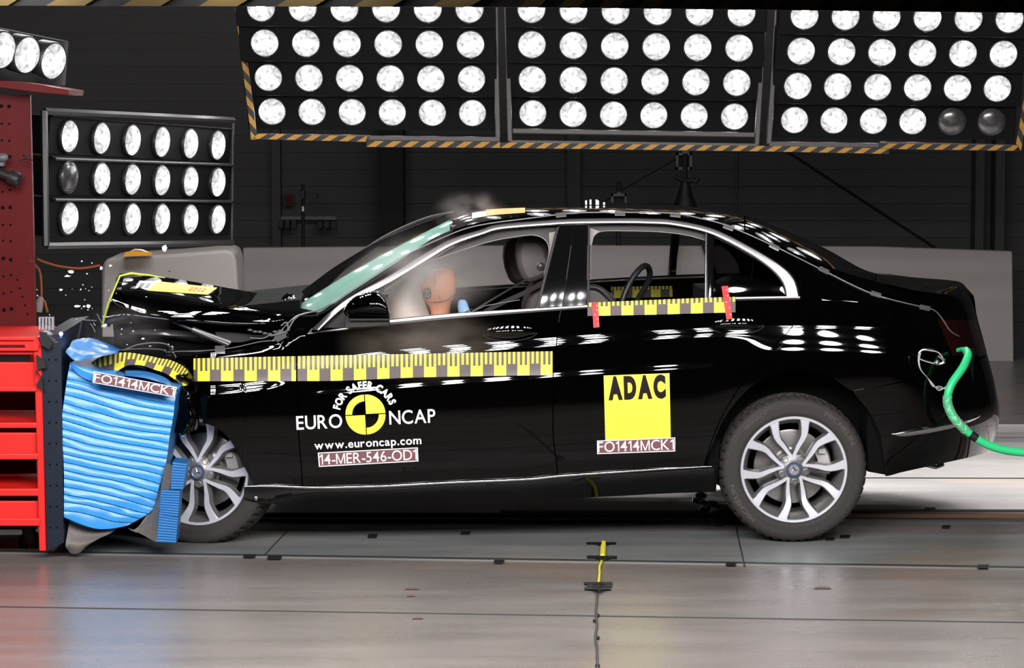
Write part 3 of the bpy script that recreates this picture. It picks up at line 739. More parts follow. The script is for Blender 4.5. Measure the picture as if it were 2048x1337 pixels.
# far side: mirrored panels
def mirror(o, name, mats=None):
    me = o.data.copy(); loc = car.location
    for v in me.vertices: v.co = mir(v.co + loc) - loc
    me.flip_normals(); n = bpy.data.objects.new(name, me); C.objects.link(n); n.parent = car; return n
for k_, nm in (('fd', 'front_door'), ('rd', 'rear_door'), ('q', 'quarter_panel'), ('b', 'rear_bumper'), ('s', 'side_skirt'), ('rs', 'roof_rail'), ('ch', 'window_surround'), ('dv', 'window_divider'), ('p1', 'door_pillar'), ('p2', 'door_pillar')): mirror(parts[k_], nm)

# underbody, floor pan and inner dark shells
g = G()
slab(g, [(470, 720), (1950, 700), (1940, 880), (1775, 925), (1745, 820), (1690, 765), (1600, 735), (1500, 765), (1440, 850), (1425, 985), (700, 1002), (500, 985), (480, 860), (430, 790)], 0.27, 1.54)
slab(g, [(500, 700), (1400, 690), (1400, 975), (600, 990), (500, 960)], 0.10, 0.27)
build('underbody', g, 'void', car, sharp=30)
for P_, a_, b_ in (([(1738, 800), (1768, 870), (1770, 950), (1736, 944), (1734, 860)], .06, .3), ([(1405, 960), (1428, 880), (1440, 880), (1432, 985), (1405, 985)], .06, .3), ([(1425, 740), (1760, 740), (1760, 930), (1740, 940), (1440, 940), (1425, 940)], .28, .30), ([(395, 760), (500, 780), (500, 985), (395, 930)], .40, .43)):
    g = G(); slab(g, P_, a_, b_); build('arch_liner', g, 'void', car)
g = G()
for p in ((1398, 1002), (1410, 1018), (1424, 1008), (1430, 1026), (1402, 992)): g.ell(pt(*p, 0.9), E*0.03, L*0.05, Z*0.016, 10, 6)
g.tube([pt(1385, 1000, 0.9), pt(1440, 1014, 0.9)], 0.012, 8); build('rear_suspension', g, 'steel', car)
g = G(); g.tube([pt(1850, 930, 0.3), pt(1872, 935, 0.3), pt(1885, 930, 0.35)], 0.010, 8); build('tow_hook', g, 'steel', car)
# chrome sill strip and bumper strip
g = G(); us = [492 + (1424-492)*i/50 for i in range(51)]
ribbon(g, [(u, strip(u)-3.5*sm(490, 560, u)*(1-0.7*sm(1250, 1424, u))-1) for u in us], [(u, strip(u)+4*(1-0.6*sm(1100, 1424, u))) for u in us], 100, 0.014)
o = build('sill_strip', g, 'chrome', car, sharp=0); o['label'] = 'polished chrome strip along the sill'
g = G(); ribbon(g, [(1783, 868), (1820, 860), (1900, 846), (1950, 834), (1961, 831)], [(1783, 870), (1815, 873), (1900, 858), (1950, 840), (1961, 832)], 40, 0.006)
o = build('bumper_strip', g, 'chrome', bumper and car, sharp=0); o['label'] = 'chrome strip on the rear bumper'
g = G(); g.tube([sp(1708, 782, 0.001), sp(1728, 778, 0.001)], 0.0012, 5); g.tube([pt(500, 975, 0.03), pt(512, 1000, 0.05), pt(560, 985, 0.05), pt(600, 978, 0.03)], 0.006, 6)  # first tube is a drawn-in highlight at the bumper cut, second the bracket
g.ell(pt(512, 997, 0.03), E*0.011, L*0.01, Z*0.014, 8, 6)
build('sill_bracket_glint', g, 'steel', car)
# tail lamp and reflector
def cap_patch(g, poly, off, m=0): 
    k = [g.v(sp(u, v, off)) for u, v in poly]; g.f(k[::-1], m)
g = G(); rows = []
for j in range(8):
    t = j/7; v = lerp(640, 712, t); rows.append([sp(lerp(lerp(1875, 1905, t), Rr(v)-0.5, 1-(1-s/10)**2), v, 0.004) for s in range(11)])
g.grid(rows); o = build('tail_lamp', g, 'taillight', car); parts['tl'] = o
g = G(); cap_patch(g, [(1974, 852), (1984, 850), (1978, 880), (1968, 884)], 0.004); build('reflector', g, 'redtape', car)

mirror(parts['tl'], 'tail_lamp')
# door handles
def handle(cx, cy, rx, rz, tilt, door):
    g = G(); n = 28
    c = sp(cx, cy); ang = math.radians(tilt)
    ax = E*math.cos(ang) + Z*math.sin(ang); az = Z*math.cos(ang) - E*math.sin(ang)
    g.ell(c - L*(-0.006), ax*(rx/453), L*0.012, az*(rz/453), 32, 12, 0)
    rows = []
    for i in range(n+1):
        t = i/n; x = lerp(-1, 1, t); hh = (0.0095+0.004*(1-x*x)); dd = 0.036*(1-abs(x)**3.0)
        ctr = c + ax*(x*rx*0.96/453) - L*(0.004+dd) + az*(0.004*(1-x*x))
        rows.append([ctr + az*math.cos(2*PI*k/12)*hh*(1.25 if math.cos(2*PI*k/12) > 0 else 1) + L*math.sin(2*PI*k/12)*0.010 for k in range(12)])
    g.grid(rows, 0, closed=True)
    o = build('door_handle', g, 'paint', car, parent=door)
    g = G(); pts = [c - L*0.006 + ax*math.cos(a)*(rx*1.0/453) + az*math.sin(a)*(rz*1.0/453) for a in [math.radians(x) for x in range(190, 352, 8)]]
    g.tube(pts, 0.0013, 5); build('handle_line', g, 'chrome', car, parent=door)
handle(1020, 664.5, 55, 17.5, 1.5, front_door); handle(1474, 650, 56, 18, 1.0, rear_door)
# door mirror
g = G(); tp = [(687, 622), (690, 612), (697, 604), (710, 594), (725, 587), (742, 583), (756, 583), (766, 589), (773, 599), (777, 612), (779, 628)]
bo_ = [(687, 626), (692, 634), (705, 639), (725, 640), (750, 640), (779, 638)]
rows = []
for i in range(31):
    u = 687 + 91.5*i/30; vt = ip(tp, u); vb = ip(bo_, u); dm = 0.015 + 0.10*math.sqrt(max(0, 1-((u-778)/92)**2))
    cu_, cv = u, (vt+vb)/2; hv = (vb-vt)/2
    rows.append([pt(cu_, cv + hv*(-math.cos(2*PI*k/24)), -0.10 + dm*math.sin(2*PI*k/24)*(1.0)) for k in range(24)])
b0 = g.grid(rows, 0, closed=True); g.f([b0 + 30*24 + k for k in range(24)], 1)
mo = build('door_mirror', g, ['paint', 'steel'], car, parent=car, sharp=50)
g = G(); rows = []
for i in range(13):
    u = 700 + 79*i/12; rows.append([pt(u, lerp(638, 656-2*i/12, s/4), -0.10 + (0.09 if s < 2 else 0.06)*(-1)) for s in range(5)])
g.grid(rows); slab(g, [(700, 640), (779, 637), (779, 652), (740, 655), (688, 657), (690, 645)], -0.17, 0.10)
build('mirror_foot', g, 'blackplastic', car, parent=mo, bevel=0.004)
g = G(); slab(g, [(640, 655), (700, 604), (765, 566), (768, 580), (755, 600), (740, 652), (690, 657)], 0.09, 0.13); build('mirror_sail', g, 'trimdark', car)

# ---------------------------------------------------------------- wheels
def wheel(cu_, cv, d, axis, upv, spin, label):
    o = pt(cu_, cv, d); ax = Vector(axis).normalized(); up = Vector(upv); up = (up - ax*up.dot(ax)).normalized(); rt = up.cross(ax)
    rt = -rt if rt.dot(E) < 0 else rt
    P = lambda r, a, z: o + ax*z + (rt*math.cos(a) + up*math.sin(a))*r*1.018
    g = G(); n = 200
    prof = [(0.232, -0.008), (0.240, 0.004), (0.256, 0.011), (0.262, 0.0095), (0.282, 0.014), (0.300, 0.011), (0.311, 0.003), (0.319, -0.010), (0.3235, -0.028), (0.3262, -0.050), (0.327, -0.057), (0.3268, -0.062), (0.320, -0.063), (0.320, -0.070), (0.327, -0.071), (0.3275, -0.105), (0.320, -0.107), (0.320, -0.114), (0.3275, -0.116), (0.327, -0.155), (0.320, -0.157), (0.320, -0.163), (0.326, -0.165), (0.322, -0.200), (0.305, -0.222), (0.27, -0.230), (0.232, -0.215)]
    rows = []
    for i, (r, z) in enumerate(prof):
        row = []
        for k in range(n):
            rr = r; a = 2*PI*(k + (0.4 if i in (8, 9) else 0))/n
            if i in (7, 8, 9, 10, 11) and k % 4 == 0: rr -= 0.009
            if i in (14, 15) and k % 5 == 0: rr -= 0.006
            row.append(P(rr, a, z))
        rows.append(row)
    g.grid(rows, 0, closed=True)
    ch = capheight()
    for word, a0, r0, sc_ in (('MICHELIN', math.radians(232), 0.272, 0.026), ('MICHELIN', math.radians(62), 0.272, 0.026), ('PRIMACY', math.radians(140), 0.274, 0.018)):
        x = 0.0
        V, Fs = glyphs(word); x0 = min(q[0] for q in V); k0 = len(g.V)
        for (x, y) in V:
            g.V.append(P(r0 + (y/ch)*sc_*0.8, a0 - (x-x0)/ch*sc_*1.1/r0, 0.0145))
        for f in Fs: g.f(tuple(k0+i for i in f), 1)
    tyre = build('tyre', g, ['rubber', 'rubber_letters'], car, sharp=40); tyre['label'] = label
    # rim
    g = G()
    for prof, m in (([(0.2355, -0.004), (0.236, 0.002), (0.233, 0.006), (0.226, 0.005), (0.2225, 0.0)], 0), ([(0.2225, 0.0), (0.215, -0.018), (0.205, -0.045), (0.198, -0.075), (0.196, -0.2)], 1)):
        g.grid([[P(r, 2*PI*k/96, z) for k in range(96)] for r, z in prof], m, closed=True)
    def arm(sgn, th0):
        path = [(0.040, 0.0, 0.0055, -0.014), (0.065, 9, 0.0075, -0.016), (0.105, 17.5, 0.0105, -0.018), (0.140, 22.0, 0.0125, -0.014), (0.160, 22.3, 0.0145, -0.010), (0.185, 20.5, 0.0165, -0.004), (0.208, 18.6, 0.0185, 0.0), (0.227, 18, 0.024, 0.003)]
        T = []; S = []
        for r, a, hw, z in path:
            th = th0 + sgn*math.radians(a); c = P(r, th, z); T.append((c, hw, z))
        rows_t = []
        for i, (c, hw, z) in enumerate(T):
            dd = (T[min(i+1, len(T)-1)][0] - T[max(i-1, 0)][0]).normalized(); s = dd.cross(ax).normalized()
            cc = c
            rows_t.append([cc - s*(hw+0.007) - ax*0.042, cc - s*hw - ax*0.003, cc - s*hw*0.8, cc + s*hw*0.8, cc + s*hw - ax*0.003, cc + s*(hw+0.007) - ax*0.042])
        b0 = len(g.V); nn_ = 6
        for r in rows_t: g.V.extend(r)
        for i in range(len(rows_t)-1):
            for j in range(5):
                q = (b0+i*nn_+j, b0+i*nn_+j+1, b0+(i+1)*nn_+j+1, b0+(i+1)*nn_+j); g.f(q[::-1], 0 if j in (1, 2, 3) else 1)
    for k in range(5):
        th = spin + 2*PI*k/5
        arm(1, th); arm(-1, th)
    g.grid([[P(r, 2*PI*k/60, z) for k in range(60)] for r, z in [(0.030, -0.006), (0.045, -0.016), (0.066, -0.020), (0.072, -0.034), (0.060, -0.06)]], 1, closed=True)
    for k in range(5):
        th = spin + 2*PI*k/5 + PI/5; c = P(0.0555, th, -0.014)
        g.lathe([(0.0145, -0.012), (0.0145, 0.0), (0.0120, 0.001), (0.0115, -0.010)], c, ax, up, 18, 1); g.disc(c - ax*0.008, ax, up, 0.0105, 18, 2)
        g.lathe([(0.0045, -0.0085), (0.0045, -0.007), (0.0005, -0.0065)], c, ax, up, 8, 1)
    rim = build('rim', g, ['silver', 'rimgrey', 'void'], car, parent=tyre, sharp=28); rim['label'] = 'machined silver alloy rim with five split spokes'
    g = G()
    g.lathe([(0.0335, -0.01), (0.0335, 0.0), (0.0315, 0.002), (0.0235, 0.0022)], P(0, 0, 0.0), ax, up, 40, 0)
    g.lathe([(0.0235, 0.0022), (0.0225, 0.0015), (0.0005, 0.0012)], P(0, 0, 0.0), ax, up, 40, 1)
    for k in range(3):
        th = math.radians(90) + spin*0.15 + 2*PI*k/3
        tip = P(0.0225, th, 0.0022); l_ = P(0.0042, th+PI/3, 0.0022); r_ = P(0.0042, th-PI/3, 0.0022); cc = P(0, 0, 0.0045)
        i0 = len(g.V); g.V.extend([tip, l_, cc, r_]); g.f((i0, i0+1, i0+2), 2); g.f((i0, i0+2, i0+3), 2)
    build('hub_cap', g, ['capblue', 'capsilver', 'chrome'], car, parent=tyre, sharp=25)
    g = G(); g.grid([[P(r, 2*PI*k/60, z) for k in range(60)] for r, z in [(0.165, -0.14), (0.165, -0.118), (0.155, -0.116), (0.085, -0.115), (0.082, -0.075), (0.02, -0.072)]], 0, closed=True)
    build('brake_disc', g, 'steel', car, parent=tyre, sharp=30)
    g = G()
    for a0, a1, r0, r1 in ((-10, 42, 0.118, 0.178),):
        rr = []
        for i in range(9):
            a = math.radians(lerp(a0, a1, i/8)); rr.append([P(r0, a, -0.10), P(r0, a, -0.075), P(r1-0.01, a, -0.07), P(r1, a, -0.10), P(r1, a, -0.15)])
        g.grid(rr)
    for a in (0, 30): g.cbox(P(0.15, math.radians(a), -0.066), rt*0.03, up*0.022, ax*0.02)
    build('brake_caliper', g, 'galv', car, parent=tyre, sharp=30)
    g = G(); g.grid([[P(r, 2*PI*k/40, z) for k in range(40)] for r, z in [(0.20, -0.2), (0.02, -0.19)]], 0, closed=True); build('wheel_back', g, 'void', car, parent=tyre)
    return tyre
pm('capblue', (0.08, 0.11, 0.22), 0.3, 0.4); pm('capsilver', (0.55, 0.56, 0.60), 0.3, 0.8)
wheel(1588, 940, 0.030, -L - E*0.02, Z, math.radians(95.5), 'rear wheel tyre standing on the floor')
t_ax = (-L*math.cos(math.radians(13)) - E*math.sin(math.radians(13)) + Z*0.03)
wheel(394, 945, 0.115, t_ax, Z + E*0.0, math.radians(92), 'front wheel tyre turned inwards behind the blue honeycomb')
for (cu_, cv) in ((1588, 940), (410, 945)):
    g = G(); o = mir(pt(cu_, cv, 0.03)); g.lathe([(0.02, -0.005), (0.22, 0.0), (0.236, 0.01), (0.30, 0.012), (0.325, -0.03), (0.327, -0.19), (0.30, -0.22), (0.2, -0.2), (0.02, -0.19)], o, L, Z, 60)
    build('far_wheel', g, 'rubber', car)
# ---------------------------------------------------------------- stickers on the car
def ruler(g, top, bot, u0, u1, per, ph, fn, tickh=0.58, tick2=0.50, n=None):
    # top/bot: v(u); base dark strip plus yellow blocks and ticks
    n = n or int((u1-u0)/4)
    def q(ua, ub, ta, tb, off, m):
        ua = max(u0, ua); ub = min(u1, ub)
        if ub - ua < 0.2: return
        k = max(1, int((ub-ua)/6)); rows = []; nj = max(2, int((tb-ta)*12))
        for j in range(nj+1):
            t = lerp(ta, tb, j/nj); rows.append([fn(ua+(ub-ua)*i/k, lerp(top(ua+(ub-ua)*i/k), bot(ua+(ub-ua)*i/k), t), off) for i in range(k+1)])
        g.grid(rows, m)
    q(u0, u1, 0, 1, 0.0012, 1)
    u = u0 + ph - per*2
    while u < u1:
        q(u, u+per*0.52, tickh-0.02, 1.0, 0.0022, 0)
        for i, (a, b, hh) in enumerate(((0, 0.105, tickh), (0.207, 0.313, tickh), (0.415, 0.52, tickh), (0.605, 0.705, tick2), (0.805, 0.905, tick2))):
            q(u+per*a, u+per*b, 0.0, hh, 0.0022, 0)
        u += per
rt_ = K([(360, 718), (560, 713.6), (1106, 703)]); rb_ = K([(387, 763), (640, 762.6), (850, 755), (1106, 750.5)])
fnS = lambda u, v, off: sp(u, v, off)
g = G(); ruler(g, rt_, rb_, 387, 592, 46.9, 8.3, fnS)
build('ruler_sticker', g, ['yellow', 'tapegrey'], car, parent=parts['fender'], sharp=0)['label'] = 'yellow and grey measuring tape sticker'
g = G(); ruler(g, rt_, rb_, 595, 1105, 46.7, 19.5, fnS)
build('ruler_sticker', g, ['yellow', 'tapegrey'], car, parent=front_door, sharp=0)['label'] = 'yellow and grey measuring tape sticker'
# bent front end of the tape, on a torn strip of wing
top_ = ramp([(178, 733), (190, 722), (215, 711), (240, 706), (262, 706), (292, 711), (320, 717), (345, 722), (372, 738), (387, 763)], 60)
bot_ = ramp([(180, 735), (205, 750), (226, 747), (254, 732), (281, 731), (306, 739), (330, 747), (350, 760), (364, 772), (378, 770)], 60)
def bent(s, t, off):       # s along 0..1, t across 0..1
    x = s*59; i = min(58, int(x)); fr = x-i; a = top_[i].lerp(top_[i+1], fr); b = bot_[i].lerp(bot_[i+1], fr)
    p = a.lerp(b, t); dd = 0.02 - 0.13*math.sin(PI*min(1, (1-s)*1.05))*1.0 - 0.12*(1-s)
    return pt(p.x, p.y, dd - 0.05*(t-0.5) - off)
g = G(); g.grid([[bent(i/59, t/6, 0.0012) for i in range(60)] for t in range(7)], 1)
s = 0.02; per = 0.19
def bq(a, b, t0, t1):
    a, b = max(0, a), min(1, b)
    if b <= a: return
    g.grid([[bent(lerp(a, b, i/3), lerp(t0, t1, j/3), 0.0024) for i in range(4)] for j in range(4)], 0)
s = 0.01; per = 0.235
while s < 1:
    bq(s, s+per*0.5, 0.55, 1.0)
    for a, b, hh in ((0, 0.1, .58), (0.2, 0.3, .58), (0.4, 0.5, .58), (0.6, 0.7, .5), (0.8, 0.9, .5)): bq(s+per*a, s+per*b, 0, hh)
    s += per; per *= 0.87
g.grid([[bent(i/59, lerp(-0.06, 1.06, t/6), -0.003) for i in range(60)] for t in range(7)], 2)
build('bent_wing_strip', g, ['yellow', 'tapegrey', 'paint'], car)['label'] = 'bent strip of wing carrying the end of the measuring tape'
# rear ruler across the belt line
rt2 = K([(1174, 606), (1300, 600.5), (1400, 596.5), (1469, 594)]); rb2 = K([(1174, 632.5), (1300, 630), (1400, 627), (1473, 625)])
fnR = lambda u, v, off: pt(u, v, D(u, max(v, belt(u)-1)) - 0.014 - off)
g = G(); ruler(g, rt2, rb2, 1175, 1471, 46.3, 21.5, fnR, 0.34, 0.30)
build('ruler_sticker', g, ['yellow', 'tapegrey'], car, parent=rear_door, sharp=0)['label'] = 'short measuring tape sticker on the rear door'
for poly in ([(1184, 606), (1196, 605.5), (1199, 655), (1187, 656)], [(1443, 573), (1456, 572), (1465, 638), (1453, 640)]):
    g = G(); tg = lambda u, v, off=0: pt(u, v, D(u, max(v, belt(u)-1)) - 0.019 - off)
    a, b, c, d_ = poly
    rows = [[tg(lerp(lerp(a[0], b[0], s), lerp(d_[0], c[0], s), t), lerp(lerp(a[1], b[1], s), lerp(d_[1], c[1], s), t)) for s in (0, .5, 1)] for t in [i/8 for i in range(9)]]
    g.grid(rows, 0); g.grid([[p + L*0.001 for p in r] for r in rows], 0, flip=True)
    for t, s in ((0.12, 0.75), (0.3, 0.75), (0.48, 0.4), (0.66, 0.75), (0.86, 0.75)):
        u = lerp(lerp(a[0], b[0], s), lerp(d_[0], c[0], s), t); v = lerp(lerp(a[1], b[1], s), lerp(d_[1], c[1], s), t)
        g.disc(tg(u, v, 0.0012), -L, Z, 0.0028, 8, 1)
    build('red_tag', g, ['redtape', 'white'], car, parent=rear_door)
# programme lettering on the front door
g = G(); fT = lambda u, v: sp(u, v, 0.0018)
text_px(g, 'EURO', (593.2, 860), (685, 855.5), 26.5, fT, 0, 0.012)
text_px(g, 'NCAP', (779, 849.5), (871.5, 845.3), 26.5, fT, 0, 0.012)
text_px(g, 'www.euroncap.com', (629, 899.5), (843, 888.3), 15.5, fT, 0, 0.02)
cx, cy, R0 = 731, 829.7, 40.0; ca = math.radians(3)
word = 'FOR SAFER CARS'; V0 = {}
tot = 0; adv = []
for ch_ in word:
    if ch_ == ' ': adv.append(0.40); continue
    V, Fs = glyphs(ch_, 0.045); adv.append(max(x for x, y in V) - min(x for x, y in V) + 0.14)
A0_, A1_ = math.radians(170), math.radians(20.5); tot = sum(adv); ang = 0
for ch_, ad in zip(word, adv):
    if ch_ != ' ':
        V, Fs = glyphs(ch_, 0.045); x0 = min(x for x, y in V); k0 = len(g.V); sc_ = 14.0/capheight()
        am = A0_ + (A1_-A0_)*(ang + ad/2)/tot; wd = (ad-0.14)
        for x, y in V:
            lx = (x - x0 - wd/2)*sc_*0.84; r = 52 + y*sc_
            u = cx + math.cos(am)*r + math.sin(am)*lx; v = cy - (math.sin(am)*r - math.cos(am)*lx); g.V.append(fT(u, v))
        for f in Fs: g.f(tuple(k0+i for i in f), 0)
    ang += ad
def sector(r0, r1, a0, a1, m, gapx=1.2):
    n = 16; rows = []
    mid = (a0+a1)/2; ox, oy = math.cos(mid)*gapx*1.2, math.sin(mid)*gapx*1.2
    for i in range(n+1):
        a = lerp(a0, a1, i/n); rows.append([fT(cx + ox + math.cos(a)*r, cy - oy - math.sin(a)*r) for r in (r0, lerp(r0, r1, .5), r1)])
    g.grid(rows, m)
q_ = [math.radians(x) + ca for x in (0, 90, 180, 270, 360)]
sector(0, 39, q_[0], q_[1], 1); sector(25.5, 39, q_[1], q_[2], 1); sector(0, 39, q_[2], q_[3], 1); sector(25.5, 39, q_[3], q_[4], 1)
build('door_lettering', g, ['white', 'yellow'], car, parent=front_door, sharp=0)['label'] = 'white lettering round a yellow and black target'
def quadmap(TL, TR, BR, BL): return lambda s, t: (lerp(lerp(TL[0], TR[0], s), lerp(BL[0], BR[0], s), t), lerp(lerp(TL[1], TR[1], s), lerp(BL[1], BR[1], s), t))
def plate(g, TL, TR, BR, BL, txt, cap, fn, mb=0, mf=1, mt=0, n=16):
    Q = quadmap(TL, TR, BR, BL)
    g.grid([[fn(*Q(i/n, j/4), 0.0012) for i in range(n+1)] for j in range(5)], mf)
    for (s0, s1, t0, t1) in ((0, 1, 0, .07), (0, 1, .93, 1), (0, .012, 0, 1), (.988, 1, 0, 1)):
        g.grid([[fn(*Q(lerp(s0, s1, i/n), lerp(t0, t1, j)), 0.0020) for i in range(n+1)] for j in (0, 1)], mb)
    text_px(g, txt, Q(0.012, 0.86), Q(0.985, 0.86), cap, lambda u, v: fn(u, v, 0.0026), mt, 0.004)
g = G(); plate(g, (635.5, 906), (835.6, 895.3), (837, 923.5), (637.7, 934.6), '14-MER-546-OD1', 20.5, fnS)
build('test_label', g, ['white', 'maroon'], car, parent=front_door, sharp=0)['label'] = 'brown label reading 14-MER-546-OD1'
g = G(); plate(g, (1194, 881.8), (1350.5, 875.4), (1350.5, 903.5), (1194.2, 909), 'FO1414MCK1', 20.5, fnS)
build('test_label', g, ['white', 'maroon'], car, parent=rear_door, sharp=0)['label'] = 'brown label reading FO1414MCK1'
g = G(); Q = quadmap((1207.4, 751.7), (1338.9, 746.9), (1341.6, 876), (1210.7, 882))
g.grid([[fnS(*Q(i/12, j/12), 0.001) for i in range(13)] for j in range(13)], 0)
text_px(g, 'ADAC', (1217, 797.4), (1332, 793.2), 39.5, lambda u, v: sp(u, v, 0.0024), 1, 0.07)
build('club_sticker', g, ['yellow', 'brownblack'], car, parent=rear_door, sharp=0)['label'] = 'yellow square sticker with four dark capital letters'
# measuring cable taped along the car
cb = [(545, 683), (560, 665), (575, 648), (592, 633), (607, 628), (648, 616), (700, 581), (755, 546), (812, 510), (880, 478), (930, 458), (980, 447), (1050, 438), (1112, 430), (1150, 426), (1240, 425), (1345, 427), (1400, 437), (1455, 452), (1545, 491), (1640, 538), (1745, 588), (1847, 615), (1870, 622), (1886, 640), (1900, 662), (1918, 673)]
g = G(); g.tube([sp(p.x, p.y, 0.004) for p in ramp(cb, 160)], 0.0028, 6)
g.tube([sp(p.x, p.y, 0.003) for p in ramp([(330, 704), (400, 702), (430, 700), (470, 695), (520, 684), (555, 680), (575, 665)], 40)], 0.0022, 6)
build('taped_cable', g, 'cabl', car)['label'] = 'thin cable taped along the roof edge'
for (u, v, sl) in ((1122, 430, -.1), (1240, 427, 0.02), (1351, 430, 0.1), (1457, 455, 0.33), (1549, 494, 0.45), (1648, 541, 0.45), (1752, 589, 0.3), (1850, 616, 0.2), (560, 672, -0.5), (440, 700, 0.0)):
    g = G(); hw, hh = 10.5, 4.8
    if u == 560: hw, hh = 11, 9
    if u == 440: hw, hh = 10, 8
    n_ = 4; rows = []
    for j in range(3):
        rows.append([sp(u + hw*(i/n_*2-1)*math.cos(sl) - (hh*(j-1))*math.sin(sl), v + hw*(i/n_*2-1)*math.sin(sl) + hh*(j-1)*math.cos(sl), 0.0055 + 0.002*(1-abs(j-1))) for i in range(n_+1)])
    g.grid(rows); g.grid([[p + L*0.004 for p in r] for r in rows], flip=True)
    build('tape_tab', g, 'plastic_clear', car)
# roof details: yellow tape and small aerial studs
g = G(); 
def roofp(u, s):
    N = pt(u, ip(R1, u), D(u, ip(R1, u))); Cc = pt(u, ip(SIL, u), DC); p = N.lerp(Cc, s); p.z = N.z + (Cc.z-N.z)*(1-(1-s)**3.0); return p + Z*0.002
g.grid([[roofp(lerp(972, 1050, i/8), lerp(0.16, 0.55, j/3)) for i in range(9)] for j in range(4)], 0)
g.grid([[roofp(lerp(944, 972, i/4), lerp(0.16, 0.45, j/3)) for i in range(5)] for j in range(4)], 1)
build('roof_sticker', g, ['orange', 'white'], car, parent=roof)
g = G()
for u, s, h in ((1172, .8, .02), (1181, .8, .024), (1193, .8, .024), (1196, .75, .02), (1208, .8, .012)):
    p = roofp(u, 0.85); g.cbox(p + Z*h/2, E*0.008, L*0.02, Z*h)
build('roof_studs', g, 'white', car, parent=roof)

# ---------------------------------------------------------------- crumpled bonnet and engine bay
far_ = [(239, 548), (270, 549), (310, 553), (360, 560), (410, 568), (460, 577), (520, 588), (560, 594), (600, 600)]
mid_ = [(232, 562), (268, 566), (300, 572), (350, 578), (400, 585), (455, 594), (515, 604), (560, 610), (598, 612)]
cre_ = [(226, 590), (262, 598), (300, 606), (350, 610), (400, 611), (455, 614), (515, 620), (560, 624), (592, 622)]
low_ = [(214, 625), (250, 622), (290, 628), (340, 634), (400, 636), (455, 640), (515, 642), (555, 640), (588, 628)]
lip_ = [(205, 655), (240, 640), (285, 638), (335, 642), (400, 646), (455, 650), (515, 650), (555, 646), (586, 632)]
def net(rowsP, ds, nu=60, sub=6, nz=0.0, nf=3.0):
    R = []; rp = [ramp([(a[0], a[1], d + (k*0.0)) for k, a in enumerate(r)], nu) for r, d in zip(rowsP, ds)]
    cols = []
    for i in range(nu):
        c = ramp([tuple(r[i]) for r in rp], (len(rp)-1)*sub+1); cols.append([pt(p.x, p.y, p.z) for p in c])
    rows = [[cols[i][j] for i in range(nu)] for j in range(len(cols[0]))]
    if nz:
        rows = [[p + noise.noise_vector(p*nf)*nz for p in r] for r in rows]
    return rows
g = G(); R = net([far_, mid_, cre_, low_, lip_], [1.15, 0.62, 0.24, 0.10, 0.09], 70, 8, 0.004, 2.2)
g.grid(R)
lipe = R[-1]; g.grid([lipe, [p + L*0.05 - Z*0.008 for p in lipe]]); fe_ = [r[0] for r in R]; g.grid([[p + L*0.0 - E*0.0 for p in fe_], [p + E*0.03 + L*0.02 for p in fe_]])
bonnet = build('bonnet', g, 'paint', car, sharp=50); bonnet['label'] = 'buckled black bonnet lifted at its front'
g = G(); g.tube([pt(*p, 0.20) for p in ((204, 655), (208, 640), (216, 610), (228, 580), (240, 552), (262, 547), (300, 551), (330, 556))], [0.0045, .006, .005, .004, .005, .006, .004, .002], 6)
build('bonnet_seal', g, 'grass_yellowgreen', car, parent=bonnet)['label'] = 'yellow-green edge of the bonnet'
def bonp(u, v, off=0.003):
    # point on the bonnet's upper face
    def vd(x): return [(ip(mid_, x), 0.62), (ip(cre_, x), 0.24)]
    f0 = ip(far_, u); m0 = ip(mid_, u); c0 = ip(cre_, u)
    if v < m0: t = (v-f0)/(m0-f0); d = lerp(1.15, 0.62, t)
    else: t = (v-m0)/(c0-m0); d = lerp(0.62, 0.24, min(1, t))
    return pt(u, v, d - 0.02) + Z*off
for mats, Qd, nm in ((['yellow', 'redtape'], ((314, 564), (435, 577), (416, 591), (296, 583)), 'bonnet_sticker'), (['white', 'cabl'], ((279, 563), (314, 564), (296, 583), (266, 584)), 'bonnet_label')):
    g = G(); Q = quadmap(*Qd); g.grid([[bonp(*Q(i/10, j/6)) for i in range(11)] for j in range(7)], 0)
    if nm == 'bonnet_sticker':
        for s_ in (0.62, 0.69, 0.76, 0.83): 
            for t_ in (0.3, 0.55): g.grid([[bonp(*Q(s_ + a*0.045, t_ + b*0.14), 0.006) for a in (0, 1)] for b in (0, 1)], 1)
    else:
        for s_ in (0.2, 0.6): g.grid([[bonp(*Q(s_ + a*0.25, 0.3 + b*0.4), 0.006) for a in (0, 1)] for b in (0, 1)], 1)
    build(nm, g, mats, car, parent=bonnet, sharp=0)
# engine bay: wing rails, gas strut, loose wiring
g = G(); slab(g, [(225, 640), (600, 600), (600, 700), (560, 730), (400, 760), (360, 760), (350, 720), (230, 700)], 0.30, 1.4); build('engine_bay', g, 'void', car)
g = G(); g.grid(net([[(262, 661), (320, 659), (400, 665), (450, 672)], [(262, 668), (320, 669), (400, 676), (450, 684)], [(300, 672), (340, 677), (400, 685), (460, 688)]], [0.24, 0.22, 0.26], 20, 3)); 
g.grid(net([[(430, 664), (470, 666), (520, 671), (545, 668)], [(440, 685), (480, 685), (500, 681), (530, 674)]], [0.20, 0.16], 16, 4)); build('wing_rail', g, 'strut', car)
g = G(); g.tube([pt(340, 641, .16), pt(385, 660, .15)], 0.0065, 8); g.tube([pt(385, 659, .15), pt(458, 690, .14)], 0.014, 10); g.tube([pt(395, 662, .145), pt(462, 686, .13)], 0.009, 8, 1)
build('gas_strut', g, ['strut', 'cabl'], car)
g = G(); random.seed(3)
